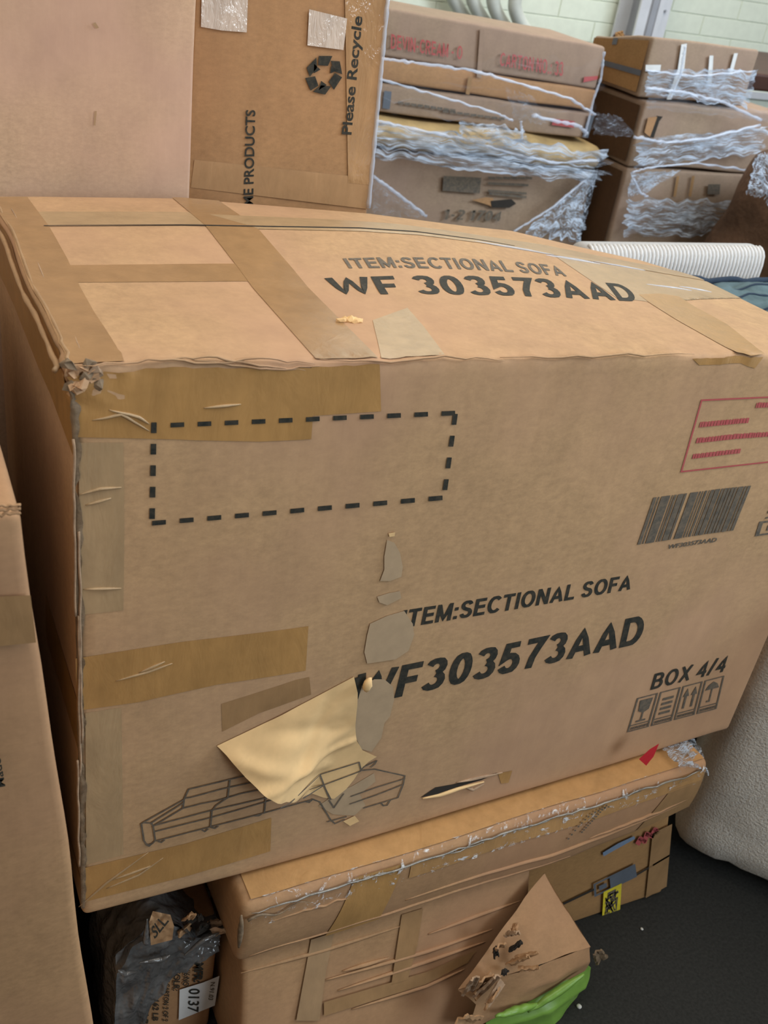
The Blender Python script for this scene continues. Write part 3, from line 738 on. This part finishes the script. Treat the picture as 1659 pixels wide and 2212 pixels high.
for pl, mt in (([(868, 1976), (914, 1962), (902, 2040), (880, 2120), (845, 2130)], 'tape2'), ([(672, 2030), (722, 2014), (704, 2100), (690, 2205), (640, 2205)], 'tape3'), ([(700, 2165), (920, 2100), (1030, 2052), (1010, 2080), (920, 2126), (700, 2195)], 'tape2')):
    poly('tape', pl, lambda x, y: lowp(x, y, .0022), M[mt], low, 30)

# carton with the yellow label, behind on the right
yc = thing('yellow_label_carton', 'golden brown carton standing on the black floor with a yellow label', 'carton', (.72, .15, 0))
carton(yc, (.575, .80, .004, .34, 0, .225), M['yel'], .005, .03, lambda x, y, z: Vector((x+.066*(1-z/.225)*(x-.575)/.225, y, z)), .0012, 9, 5)
YP = .001
ypatch('dark_band', [(1212, 1953), (1286, 1918), (1287, 1922), (1213, 1957)], YP, M['slit'], yc)
ypatch('dark_band', [(1374, 1889), (1446, 1846), (1446, 1850), (1374, 1893)], YP, M['slit'], yc)
lq = yq([(1284, 1938), (1376, 1894), (1372, 1866), (1282, 1910)], YP-.0006)
multi('grey_label', [[(0, 0), (1, 0), (1, .12), (0, .12)], [(0, .88), (1, .88), (1, 1), (0, 1)], [(0, .12), (.05, .12), (.05, .88), (0, .88)], [(.38, .12), (1, .12), (1, .88), (.38, .88)], [(.12, .3), (.3, .3), (.3, .65), (.12, .65)]], lq, M['slate'], yc)
yl = yq([(1300, 1993), (1339, 1973), (1343, 1908), (1304, 1927)], YP-.001)
lab = multi('yellow_label', [[(0, 0), (1, 0), (1, 1), (0, 1)]], yl, M['yellow'], yc)
yl2 = yq([(1300, 1993), (1339, 1973), (1343, 1908), (1304, 1927)], YP-.0016)
random.seed(5)
scr = multi('label_scribble', strokes([[(.15+.7*random.random(), .1+.75*random.random()) for k in range(3)] for j in range(13)], .05) + [[(.25, .84), (.7, .84), (.7, .9), (.25, .9)]], yl2, M['inkg'], yc)
scr.parent = lab
ypatch('blue_print', [(1302, 1842), (1335, 1822), (1370, 1806), (1372, 1812), (1336, 1832), (1304, 1850)], YP, M['blue'], yc)
multi('red_print', strokes([[(1378, 1822), (1384, 1812), (1392, 1818), (1398, 1802), (1408, 1806), (1416, 1792), (1420, 1798)]], 10), px_map(YP), M['red'], yc)
ypatch('tape', [(1395, 1940), (1440, 1915), (1452, 1780), (1410, 1800)], YP, M['tape2'], yc)

# crushed carton bulging forward, its corner torn, on a green bag
cr = thing('crushed_carton', 'crushed carton corner bulging forward with torn corrugated edges', 'carton', (.5, -.06, 0))
A = onY(1175, 1886, -.034); B = onY(1275, 2045, -.104); Cc = onY(990, 2140, -.088)
e1, e2, e3, e4 = onY(1262, 2098, -.106), onY(1150, 2160, -.108), onY(1062, 2202, -.108), onY(1000, 2235, -.106)
Bk = B + Vector((.004, .09, -.02)); 
def surf(name, rows, mat, n, amp, seed, par):
    """ruled patch between polylines, roughened"""
    def at_(pl, u):
        k = u*(len(pl)-1); i = min(len(pl)-2, int(k)); return pl[i]*(1-(k-i)) + pl[i+1]*(k-i)
    def fn(u, v):
        k = v*(len(rows)-1); i = min(len(rows)-2, int(k)); w = k-i
        p = at_(rows[i], u)*(1-w) + at_(rows[i+1], u)*w
        return p + Vector((n3(p.x*30, p.y*30, p.z*30+seed), n3(p.x*30+seed, p.y*30, p.z*30), n3(p.x*30, p.y*30+seed, p.z*30)))*amp
    return grid(name, fn, n[0], n[1], mat, par)
mid1 = Cc*.5+B*.5 + Vector((0, -.004, .004))
row_top = [A, A*.985+B*.015, A*.97+B*.03]
rowm = [A*.45+Cc*.55, (A+B+Cc)/3+Vector((0, 0, .004)), A*.45+B*.55]
surf('top_panel', [row_top, rowm, [Cc, mid1, B]], M['flat'], (20, 24), .002, 3, cr)
surf('front_panel', [[Cc, mid1, B], [Cc*.5+e3*.5, (mid1+e2)/2+Vector((0, -.008, 0)), B*.5+e1*.5+Vector((.001, -.004, 0))], [e4, e3, e2, e1]], M['flat'], (28, 16), .0025, 6, cr)
surf('side_panel', [[A, B], [Vector((A.x+.006, A.y+.02, .03)), e1]], M['brown'], (14, 14), .001, 9, cr)
surf('bottom_panel', [[e4, e3, e2, e1], [Vector((.46, -.085, .012)), Vector((.5, -.085, .012)), Vector((.55, -.085, .012)), Vector((A.x+.006, -.05, .03))]], M['brown'], (14, 6), .0005, 9, cr)
# torn corrugated fragments along the crushed crease
random.seed(11)
def shard(name, px, py, Y, w, h, rot, mat, par, bend=.3):
    c = onY(px, py, Y); ca, sa = cos(rot), sin(rot)
    def fn(u, v):
        a = (u-.5)*w*(1-.3*v); b = v*h
        return c + Vector((a*ca-b*sa, -.012*v*bend/.3 - .002*sin(u*9), a*sa+b*ca)) + Vector((1, 1, 1))*.0022*n3(u*5+px, v*5, py)
    o = grid(name, fn, 6, 8, mat, par, False)
    md = o.modifiers.new('thickness', 'SOLIDIFY'); md.thickness = .0022; return o
NP = (B-A).cross(Cc-A).normalized()
def on_crush(px, py): d = ray(px, py); return CAM + d*((A-CAM).dot(NP)/d.dot(NP))
for px, py, w, h, ro in ((1078, 2050, .020, .030, .4), (1095, 2020, .012, .018, -.2), (1112, 2000, .014, .012, .9), (1062, 2110, .03, .03, 1.9), (1045, 2130, .03, .04, .3), (1010, 2145, .018, .05, .15), (1030, 2150, .016, .05, -.2), (1098, 2085, .012, .03, -.5), (1115, 2070, .010, .026, -.8), (1085, 2120, .022, .03, 2.2), (1120, 2095, .008, .022, -1.0), (1068, 2150, .03, .018, 1.2)):
    Y = on_crush(px, py).y - .004 - .006*random.random()
    shard('torn_fragment', px, py, Y, w, h, ro, random.choice([M['frag'], M['frag'], M['flat']]), cr, .3)
for px, py, w, h, ro in ((1072, 2068, .008, .030, .35), (1096, 2100, .006, .014, .9), (1102, 2055, .005, .02, -.5)):
    shard('dark_tear', px, py, on_crush(px, py).y-.006, w, h, ro, M['slit'], cr, .1)
shard('torn_corner', 1300, 2076, -.10, .020, .04, .55, M['split'], cr, .1)
# flap at the bottom edge of the picture
shard('torn_fragment', 1025, 2212, -.125, .03, .05, .75, M['flat'], cr, .2)
# green plastic bag
gb = thing('green_bag', 'bright green plastic bag squashed under the crushed carton', 'bag', (.56, -.08, 0))
g0 = [onZ(1040, 2230, .002), onZ(1195, 2216, .002), onZ(1242, 2158, .002), onZ(1268, 2094, .002)]
g1 = [e3+Vector((-.01, .004, .002)), e2+Vector((0, .002, .004)), e1+Vector((-.002, .002, .002)), e1+Vector((.004, .012, .012))]
gm = [(a+b)/2+Vector((0, -.010, .008)) for a, b in zip(g0, g1)]
surf('bag_skin', [g1, gm, g0], M['green'], (36, 18), .004, 2, gb)
surf('bag_back', [g1, [p+Vector((0, .03, 0)) for p in g0]], M['green'], (12, 6), .002, 5, gb)
surf('bag_base', [[p+Vector((0, .03, 0)) for p in g0], g0], M['green'], (12, 4), .0005, 5, gb)
for k, (a, b) in enumerate((((1070, 2196), (1165, 2168)), ((1140, 2186), (1262, 2104)))):
    pa, pb = onY(a[0], a[1], -.118), onY(b[0], b[1], -.116)
    tube('bag_fold', [pa+(pb-pa)*i/20+Vector((0, 0, .003*n3(i*.4, k))) for i in range(21)], lambda s: .004*(.4+sin(pi*s)), M['green'], gb, 7)

# film-wrapped parcel in the dark gap
pc = thing('wrapped_parcel', 'small carton in grey plastic film with a white 0137 label, in the dark gap', 'parcel', (.10, .15, 0))
PY = .03
carton(pc, (.06, .160, PY, .28, 0, .20), M['brown'], .006, .03, None, .002, 14, 8)
def rot_text(name, s, x0, y0, x1, y1, w, mat, off=.002, bold=.02):
    """lettering running down the face, tops towards the right"""
    return text(name, s, yq([(x0, y0), (x1, y1), (x1+w, y1+1), (x0+w, y0)], PY-off), mat, pc, bold)
rot_text('printed_lettering', 'QTY:CARTON 2 OF 2', 354, 2098, 349, 2206, 14, M['ink'])
rot_text('printed_lettering', 'COLR:', 376, 2092, 373, 2140, 15, M['ink'])
rot_text('printed_lettering', 'V/6:NO', 398, 2090, 394, 2130, 14, M['ink'])
rot_text('printed_lettering', 'MFR:', 420, 2080, 417, 2122, 20, M['ink'], .002, .04)
rot_text('printed_lettering', 'N.W: 162 LB', 334, 2115, 329, 2205, 13, M['ink'])
rot_text('printed_lettering', '1 : 1 LB', 312, 2150, 308, 2212, 12, M['ink'])
wl = ypatch('white_label', [(388, 2138), (386, 2204), (464, 2172), (474, 2108), (440, 2122)], PY-.0026, M['white'], pc)
rot_text('label_print', '0137', 408, 2136, 405, 2186, 24, M['ink'], .0034, .015)
rot_text('label_print', 'N.91.03', 455, 2122, 450, 2160, 10, M['inkg'], .0034, .01)
for o in [c for c in pc.children if c.name.startswith('label_print')]: o.parent = wl
def hood(u, v):
    # plastic sheet: from the left side over the top to the back
    a = u; x = .045 + .115*sm(.25, 1, u); 
    zt = .205 + .045*math.exp(-((x-.085)/.035)**2) - .02*v
    z = zt*sm(-.02, .38, u) if u < .38 else zt
    y = PY-.012 + .13*v + .012*(u < .38)*(0)
    k = .006
    return Vector((x + k*n3(u*9, v*7, 1)-.006*(u < .3), y + k*n3(u*8+4, v*8, 2)-.004, z + k*n3(u*7, v*9, 6)))
grid('plastic_film', hood, 44, 24, M['gplast'], pc)
def skirt(u, v):
    # the sheet hanging over the front, cut away in an arc
    x = .043+.118*u; zb = lerp_tab([(0, .002), (.22, .01), (.34, .095), (.6, .145), (1, .165)], u); zt = .205+.045*math.exp(-((x-.085)/.035)**2)
    z = zb + (zt-zb)*v
    return Vector((x-.004, PY-.010-.006*n3(u*8, v*6, 3)-.004*n3(u*20, v*15, 7), z))
grid('plastic_film', skirt, 44, 30, M['gplast'], pc)
poly('carton_scrap', [(322, 1992), (330, 1968), (368, 1976), (376, 2000), (372, 2030), (326, 2042)], lambda x, y: onY(x, y, PY-.022+.004*n3(x*.1, y*.1, 0)), M['flat'], pc, 12)
text('printed_lettering', 'SLL', yq([(334, 2030), (366, 1990), (346, 1978), (326, 2005)], PY-.029), M['ink'], pc, .02)
random.seed(2)
for k in range(9):
    shard('torn_fragment', 385+random.random()*75, 1985+random.random()*30, PY-.02+.02*random.random(), .014, .016, random.uniform(-1.5, 1.5), random.choice([M['frag'], M['flat'], M['slit']]), pc, .2)
for pl in ([(398, 2064), (440, 2030), (480, 2012)], [(255, 2096), (270, 2104), (300, 2098)], [(300, 2080), (350, 2072), (370, 2062)], [(318, 1985), (314, 2035), (322, 2040)]):
    pts = []
    for a, b in zip(pl, pl[1:]): pts += [onY(a[0]+(b[0]-a[0])*i/10, a[1]+(b[1]-a[1])*i/10, PY-.022) for i in range(10)]
    tube('film_fold', pts, lambda s: .0025*(.3+sin(pi*s)), M['gplast'], pc, 6)

# tall carton at the left edge
lc = thing('tall_carton', 'tall plain carton at the left edge of the frame, crumpled on top', 'carton', (-.25, .1, 0))
LY = -.12
carton(lc, (-.50, .0, LY, .36, 0, .878), M['flat'], .007, .03, lambda x, y, z: Vector((x+.012-.069*z/.878, y, z)), .0025, 8, 6)
text('printed_lettering', 'Made in', yq([(12, 1698), (-4, 1608), (-22, 1612), (-6, 1702)], LY-.004), M['ink'], lc, .02)
ypatch('tape', [(-40, 1290), (66, 1286), (78, 1388), (-40, 1400)], LY-.0035, M['tape2'], lc)
for k in range(3):
    a, b = onY(-30, 1092+10*k, LY-.002), onY(44, 1089+8*k, LY-.001)
    tube('edge_crease', [a+(b-a)*i/16+Vector((0, -.001, 0.002*n3(i*.5, k*4))) for i in range(17)], .001, M['flat'], lc, 5)

# ------------------------------------------------------------------ tall cartons behind
pn = thing('plain_carton', 'tall plain pinkish carton behind the left half of the big carton', 'carton', (-.07, .65, 0))
carton(pn, (-.36, .206, .45, .88, 0, 1.45), M['pink'], .004, .05, lambda x, y, z: Vector((x-.010*(z-.9), y, z)), .0015, 6, 1)
multi('scuff_mark', [[(200, 52), (206, 48), (214, 60), (208, 62)], [(205, 240), (209, 240), (206, 272), (203, 270)]], px_map(.4478), M['tape3'], pn)
rc = thing('recycle_carton', 'glossy taped carton printed Please Recycle with the recycling arrows', 'carton', (.33, .72, 0))
RY = .50
carton(rc, (.216, .447, RY, .92, 0, 1.42), M['brown'], .004, .05, lambda x, y, z: Vector((x-.05*(z-1.0)*(x-.216)/.231, y, z)), .0012, 6, 3)
R_ = RY-.0014
text('printed_lettering', 'Please Recycle', yq([(766, 292), (790, 38), (762, 32), (738, 290)], R_), M['ink'], rc, .022)
text('printed_lettering', 'HOME PRODUCTS', yq([(546, 488), (552, 238), (531, 237), (524, 490)], R_), M['ink'], rc, .02)
# recycling arrows: three bent arrows chasing round a triangle
arr = []
for k in range(3):
    a = radians(90+120*k)
    def R2(x, y, a=a): return (x*cos(a)-y*sin(a), x*sin(a)+y*cos(a))
    arr.append([R2(*p) for p in ((1.02, -.46), (1.08, .36), (.56, .38), (.48, -.22))])
    arr.append([R2(*p) for p in ((.42, .44), (1.0, .50), (.46, 1.06), (-.06, .84))])
    arr.append([R2(*p) for p in ((.30, .22), (.66, .62), (.12, .62))])
rq_ = bil([onY(*p, R_) for p in ((658, 206), (737, 200), (741, 116), (662, 122))])
multi('recycling_symbol', [[((x+1.1)/2.2, (y+1.1)/2.2) for x, y in p] for p in arr], rq_, M['ink'], rc)
for pl in ([(436, -20), (536, -20), (533, 70), (480, 66), (434, 58)], [(668, 20), (750, 40), (742, 108), (664, 98)]):
    ypatch('glossy_tape', pl, R_-.0004, M['glare'], rc, 12)  # clear tape squares with glare painted in as a paler colour
ypatch('tape', [(420, 345), (800, 385), (797, 452), (412, 405)], R_+.0004, M['brownc'], rc)
ypatch('clear_tape', [(745, -20), (838, -20), (800, 400), (752, 395)], R_+.0002, M['gloss'], rc)
tube('wrap_edge', [onY(838-42*i/40+1.5*n3(i*.7), 2+455*i/40-8, RY-.002) for i in range(41)], lambda s: .0026+.0014*n3(s*18, 2), M['strand'], rc, 7)

# ------------------------------------------------------------------ wrapped stack in the middle
DY = 1.70
def shear(x, y, z): return Vector((x, y, z-.045*(x-1.05)))
def stack_carton(label, x0, x1, z0, z1, mat, y0=DY, y1=2.35, seed=0, fn=shear, amp=.005, grp='cartons of the film-wrapped stack in the middle', name='stacked_carton', r=.008):
    t = thing(name, label, 'carton', ((x0+x1)/2, (y0+y1)/2, z0), grp)
    carton(t, (x0, x1, y0, y1, z0, z1), mat, r, .06, fn, amp, 5, seed); return t
d1 = stack_carton('top carton of the middle stack with red lettering DEVIN-CREAM', .72, 1.672, .898, 1.003, M['grey'], y1=1.97, seed=1, amp=.002)
block('red_lettering', 'DEVIN-CREAM - O', bil([onY(p[0], p[1], DY-.008) for p in ((844, 105), (998, 129), (1000, 100), (845, 73))]), M['red'], d1, .14)
block('red_lettering', 'CARTON NO.: 33', bil([onY(p[0], p[1], DY-.008) for p in ((1079, 142), (1216, 165), (1218, 134), (1082, 113))]), M['red'], d1, .14)
ypatch('clear_tape', [(1037, 62), (1046, 64), (1040, 168), (1030, 166)], DY-.006, M['grey'], d1)
ypatch('red_print', [(1262, 166), (1292, 164), (1290, 172), (1260, 178)], DY-.007, M['red'], d1)
d2 = stack_carton('long carton second from the top of the middle stack, sagging', .74, 1.68, .842, .896, M['brown'], seed=2)
ypatch('tape', [(1012, 166), (1020, 167), (1014, 205), (1006, 203)], DY-.006, M['tape2'], d2)
d3 = stack_carton('carton third from the top of the middle stack, blue-grey tape at both ends', .76, 1.69, .772, .838, M['grey'], seed=3)
ypatch('grey_tape', [(830, 196), (846, 198), (842, 236), (826, 234)], DY-.006, M['slate'], d3)
ypatch('grey_tape', [(1272, 248), (1284, 250), (1270, 298), (1258, 296)], DY-.006, M['slate'], d3)
multi('faint_print', strokes([[(862+i*14, 222+i*2), (870+i*14, 223+i*2)] for i in range(9)], 6) + strokes([[(958+i*15, 240+i*2), (968+i*15, 241+i*2)] for i in range(9)], 5), px_map(DY-.007), M['inkg'], d3)
ypatch('red_print', [(1195, 256), (1242, 262), (1240, 276), (1192, 270)], DY-.007, M['red'], d3)
d4 = stack_carton('yellowish foam-edged bundle squashed under film in the middle stack', .78, 1.74, .694, .762, M['foam'], DY-.03, 2.3, 4, shear, .012, name='foam_bundle', r=.03)
d4['category'] = 'bundle'
d5 = stack_carton('bottom carton of the middle stack with a grey label and small picture', .74, 1.735, 0, .686, M['grey'], seed=5, fn=lambda x, y, z: Vector((x, y, z-.045*(x-1.05)*sm(.02, .3, z))), amp=.003)
PX = DY-.009
ypatch('grey_label', [(958, 380), (1040, 384), (1036, 418), (956, 412)], PX, M['inkg'], d5)
multi('faint_print', strokes([[(1056+i*16, 384), (1068+i*16, 385)] for i in range(6)] + [[(1056, 396), (1140, 400)], [(1056, 412), (1136, 418)], [(1058, 418), (1136, 426)]], 5), px_map(PX), M['inkg'], d5)
ypatch('printed_picture', [(1020, 432), (1050, 426), (1066, 428), (1062, 448), (1058, 444)], PX, M['brown'], d5)
ypatch('printed_picture', [(1060, 434), (1105, 430), (1115, 440), (1100, 449), (1062, 448)], PX-.001, M['slit'], d5)
block('faint_lettering', '1-2 1704', bil([onY(p[0], p[1], PX) for p in ((956, 474), (1080, 478), (1086, 456), (962, 452))]), M['inkg'], d5, .2)

def px_film(name, quad, Y, par, mat, nu=40, nv=24, amp=.012, bulge=.0, sc=30):
    """crumpled film stretched over a face; quad = bl, br, tr, tl"""
    b = bil([onY(p[0], p[1], Y) for p in quad])
    def fn(u, v):
        v0 = .28*abs(n3(u*6, quad[0][0], 1)); v1 = 1-.28*abs(n3(u*6, quad[0][1], 2)); u0 = .06*n3(v*7, quad[1][0], 3)
        p = b(u+u0*(1-2*u), v0+(v1-v0)*v); return p + Vector((0, -abs(amp*n3(p.x*sc*.35, p.z*sc, 3)) - .5*amp*abs(n3(p.x*sc, p.z*sc*2.2, 8)) - bulge*sin(pi*u)*sin(pi*v), amp*.3*n3(p.x*sc, p.z*sc, 5)))
    return grid(name, fn, nu, nv, mat, par)
def strand(par, pxs, Y, r=.006, mat='strand'):
    pts = []
    for a, b in zip(pxs, pxs[1:]):
        pts += [onY(a[0]+(b[0]-a[0])*i/16, a[1]+(b[1]-a[1])*i/16, Y) + Vector((0, 0, .004*n3(i*.4, a[0]))) for i in range(16)]
    return tube('film_strand', pts, lambda s: .75*r*(.75+.6*n3(s*20, pxs[0][0])), M[mat], par, 6)
w1 = thing('stretch_wrap', 'crumpled clear stretch film wrapped around the middle carton stack', 'film', (1.3, DY-.05, 0))
FYY = DY-.045
px_film('film_sheet', [(560, 315), (1288, 400), (1312, 322), (560, 231)], FYY-.02, w1, M['filmd'], 150, 26, .03, .0)
px_film('film_sheet', [(990, 300), (1130, 318), (1130, 268), (990, 258)], FYY-.04, w1, M['filmd'], 40, 20, .03, .01)
px_film('film_sheet', [(1115, 515), (1252, 523), (1292, 362), (1278, 366)], FYY, w1, M['filmd'], 40, 40, .02)
px_film('film_sheet', [(805, 470), (925, 470), (815, 385), (806, 382)], FYY, w1, M['film'], 20, 20, .01)
px_film('film_sheet', [(600, 217), (1280, 300), (1296, 120), (600, 95)], FYY+.02, w1, M['films'], 60, 40, .008)
px_film('film_sheet', [(1110, 262), (1180, 270), (1150, 205), (1088, 182)], FYY+.01, w1, M['film'], 16, 20, .012)
for pl, r in (([(600, 110), (835, 175), (940, 205), (1075, 245), (1110, 262)], .005), ([(600, 95), (835, 128), (900, 136), (1020, 152), (1120, 180), (1230, 212), (1290, 250)], .006), ([(806, 380), (860, 420), (925, 470)], .008), ([(1305, 112), (1298, 170), (1282, 215), (1262, 300)], .006),
              ([(1110, 500), (1190, 450), (1285, 372)], .006), ([(560, 232), (818, 262), (900, 280), (1000, 300), (1100, 330), (1200, 352), (1300, 345)], .007), ([(1125, 262), (1128, 300), (1085, 320)], .006), ([(1150, 250), (1250, 272), (1270, 290)], .008)):
    strand(w1, pl, FYY-.03, r)

# ------------------------------------------------------------------ wrapped stack on the right
EY = 1.60
I3 = lambda x, y, z: Vector((x, y, z))
RG = 'cartons of the film-wrapped stack on the right'
def sag(x, y, z): return Vector((x, y, z - .036*max(0, z-.872)/.147*sm(1.62, 1.87, y)))
e1_ = stack_carton('top carton of the right stack with strips of white tape and film', 1.752, 2.125, .874, 1.020, M['grey'], 1.62, 1.87, 7, sag, .003, RG)
def xpatch(name, pts, X, mat, par): return poly(name, pts, lambda y, z: Vector((X, y, z)), mat, par, .05)
xpatch('side_panel', [(1.628, .884), (1.862, .884), (1.862, .978), (1.628, 1.010)], 1.7475, M['yel'], e1_)
xpatch('grey_tape', [(1.626, .938), (1.865, .930), (1.865, .918), (1.626, .924)], 1.7455, M['slate'], e1_)
xpatch('grey_tape', [(1.755, .995), (1.775, .992), (1.775, .975), (1.755, .978)], 1.7455, M['slate'], e1_)
shard('torn_corner', 1330, 78, 1.80, .02, .02, -1.0, M['yel'], e1_, .2)
for pl in ([(1472, 96), (1484, 94), (1478, 150), (1450, 215), (1440, 215), (1464, 150)], [(1533, 120), (1541, 120), (1538, 180), (1528, 180)], [(1586, 115), (1594, 115), (1582, 160), (1574, 160)], [(1395, 140), (1428, 140), (1426, 156), (1394, 154)]):
    ypatch('white_tape', pl, 1.613, M['white'], e1_)
e2_ = stack_carton('middle carton of the right stack with torn open flaps', 1.765, 2.29, .70, .866, M['grey'], EY, 2.1, 8, I3, .005, RG)
ypatch('flap_gap', [(1404, 296), (1412, 298), (1424, 262), (1432, 252), (1418, 250)], EY-.006, M['slit'], e2_)
ypatch('torn_flap', [(1392, 286), (1404, 296), (1420, 252), (1400, 254)], EY-.008, M['brown'], e2_)
e3_ = stack_carton('bottom carton of the right stack with a grey square label', 1.765, 2.29, 0, .694, M['grey'], EY, 2.1, 9, I3, .003, RG)
ypatch('grey_label', [(1530, 398), (1556, 398), (1554, 420), (1528, 420)], EY-.007, M['inkg'], e3_)
for x in (1462, 1495): ypatch('faint_print', [(x, 380), (x+6, 380), (x-2, 425), (x-8, 425)], EY-.007, M['tape2'], e3_)
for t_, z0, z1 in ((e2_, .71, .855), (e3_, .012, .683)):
    xpatch('side_panel', [(1.612, z0), (2.09, z0), (2.09, z1), (1.612, z1)], 1.7595, M['dark'], t_)  # dark sheets paint the shade on the stack's left side
w2 = thing('stretch_wrap', 'streaky clear stretch film wrapped around the right carton stack', 'film', (2.0, EY-.05, 0))
GY = EY-.03
px_film('film_sheet', [(1392, 205), (1612, 238), (1636, 148), (1400, 148)], 1.590, w1 and w2, M['filmd'], 60, 30, .014)
px_film('film_sheet', [(1395, 235), (1659, 262), (1659, 240), (1398, 205)], GY, w2, M['film'], 50, 10, .014)
px_film('film_sheet', [(1368, 366), (1640, 335), (1659, 272), (1372, 298)], GY, w2, M['filmd'], 70, 24, .02)
px_film('film_sheet', [(1352, 425), (1395, 415), (1470, 366), (1362, 372)], GY, w2, M['filmd'], 30, 20, .014)
px_film('film_sheet', [(1345, 510), (1590, 512), (1606, 430), (1352, 424)], GY, w2, M['filmd'], 70, 30, .02)
px_film('film_sheet', [(1280, 290), (1372, 298), (1340, 250), (1285, 240)], 1.585, w2, M['film'], 20, 16, .02)
for pl, r in (([(1370, 296), (1440, 308), (1520, 300), (1650, 268)], .007), ([(1395, 190), (1480, 200), (1560, 220), (1650, 262)], .007), ([(1395, 152), (1500, 165), (1640, 152)], .004), ([(1366, 372), (1400, 362), (1500, 352), (1620, 368)], .005), ([(1368, 385), (1382, 415), (1400, 426)], .006), ([(1480, 100), (1470, 160), (1446, 216)], .006)):
    strand(w2, pl, GY-.025, r)

# ------------------------------------------------------------------ right edge and soft furniture
sk = thing('brown_sack', 'dark brown paper sack wrapped in film at the right edge', 'sack', (2.15, 1.3, 0))
def sack_fn(x, y, z):
    k = .86+.14*sin(pi*min(1, max(0, z/.80))) - .12*sm(.55, .80, z)
    cx, cy = 2.2, 1.32; p = Vector((cx+(x-cx)*k-.09*(z-.4), cy+(y-cy)*k, z))
    return p + Vector((n3(p.x*9, p.y*9, p.z*7), n3(p.x*9+5, p.y*9, p.z*7), n3(p.x*9, p.y*9+5, p.z*7)))*.03*(.2+min(1, z/.1)*.8)
v, f = rbox_grid(lines(2.0, 2.5, .08, .035), lines(1.12, 1.5, .08, .035), lines(0.004, .80, .06, .035), .08, sack_fn)
build('sack_body', v, f, M['sack'], sk, True)
px_film('film_sheet', [(1608, 420), (1659, 440), (1659, 330), (1628, 340)], 1.10, sk, M['filmd'], 24, 24, .03)
tb = thing('dark_table', 'dark brown wooden table edge at the right behind the carton stacks', 'table', (3.0, 2.5, 0))
from_bm('tabletop', rbox_bm(2.60, 3.6, 2.15, 2.9, .845, .90, .008, 2), M['wood'], tb)
for x in (2.66, 3.5):
    for y in (2.22, 2.8): box('leg', x, x+.05, y, y+.05, 0, .846, M['wood'], tb)
rb = thing('ribbed_backrest', 'white corduroy ribbed seat back behind the big carton', 'seat back', (1.2, .76, 0))
RX0, RX1 = .978, 1.408
def rib_fn(x, y, z):
    return Vector((x+.02*(z-.7), y, z))
v, f = rbox_grid(lines(RX0, RX1, .02, .02), lines(.706, .765, .02, .02), lines(.06, .768, .02, .03), .02, rib_fn)
build('cushion_body', v, f, M['rib'], rb, True)
NR = 46
for i in range(NR):
    x = RX0+.012+(RX1-RX0-.024)*(i+.5)/NR
    pts = [rib_fn(x, .7045, z) for z in (.5, .6, .7, .74)] + [rib_fn(x, .706+.02*(1-cos(a)), .748+.02*sin(a)) for a in (.4, .8, 1.2, pi/2)]
    tube('corduroy_rib', pts, .0036, M['ribl'], rb, 6)
for x in (RX0+.04, RX1-.07):
    for y in (.715, .732): box('leg', x, x+.03, y, y+.015, 0, .062, M['wood'], rb)
bl = thing('moving_blanket', 'teal quilted moving blanket draped beside the white ribbed seat back', 'blanket', (1.2, .56, 0))
def blank(u, v):
    x = .93+.52*u
    if v < .35: y, z = .47+.02*n3(u*6, v*8, 2), .02+.73*(v/.35)
    else: y = .47+.20*(v-.35)/.65; z = .736 + .012*sin(pi*(v-.35)/.65) - .022*u
    return Vector((x, y-.012*abs(n3(u*7, v*5, 4)), z + (.010*n3(u*6, v*6, 1)+.008*n3(u*14, v*14, 3))*(v > .2)))
o = grid('blanket_cloth', blank, 50, 50, M['teal'], bl); md = o.modifiers.new('thickness', 'SOLIDIFY'); md.thickness = .006
tube('binding', [blank(i/40, 1)+Vector((0, .004, .003)) for i in range(41)], .006, M['navy'], bl, 7)
for vv in (.5, .66, .82): tube('stitch_line', [blank(i/40, vv)+Vector((0, 0, .001)) for i in range(41)], .002, M['navy'], bl, 5)
bs_ = thing('boucle_sofa', 'ivory boucle sofa end standing on the black floor at the right', 'sofa', (1.25, .25, 0))
P0 = Vector((.925, .055, 0)); dx = Vector((.63, -.776, 0)).normalized(); dy = Vector((.776, .63, 0)).normalized()
def bou(x, y, z):
    p = P0 + dx*x + dy*y; p.z = z; lean = -.10*z
    b = .012*sin(pi*min(1, max(0, z/.66)))
    return p + Vector((lean*.8, lean*.6, 0)) - dy*b + Vector((1, 1, 1))*.003*n3(p.x*30, p.y*30, p.z*30)
v, f = rbox_grid(lines(-.02, .75, .06, .02), lines(0, .62, .06, .04), lines(.012, .66, .05, .02), .05, bou)
build('upholstered_body', v, f, M['boucle'], bs_, True)
for a, b in ((.08, .08), (.66, .08), (.08, .52), (.66, .52)):
    p = P0+dx*a+dy*b; box('foot', p.x-.02, p.x+.02, p.y-.02, p.y+.02, 0, .014, M['wood'], bs_)

# ------------------------------------------------------------------ crumbs on the floor
for i, (px, py, r, lb) in enumerate(((1250, 2176, .0035, 'white crumb on the black floor beside the green bag'), (1386, 2008, .0022, 'tiny pale crumb on the black floor below the yellow label'))):
    p = onZ(px, py, 0); bm = bmesh.new(); bmesh.ops.create_icosphere(bm, subdivisions=2, radius=r)
    for q in bm.verts: q.co = q.co*(1+.3*n3(*(q.co*700))) ; q.co.z *= .7
    mz = min(q.co.z for q in bm.verts)
    me = bpy.data.meshes.new('floor_crumb')
    for q in bm.verts: q.co.z -= mz
    bm.to_mesh(me); bm.free(); o = link('floor_crumb', me, M['speck'], None, True); o.location = (p.x, p.y, 0); tag(o, lb, 'crumb')
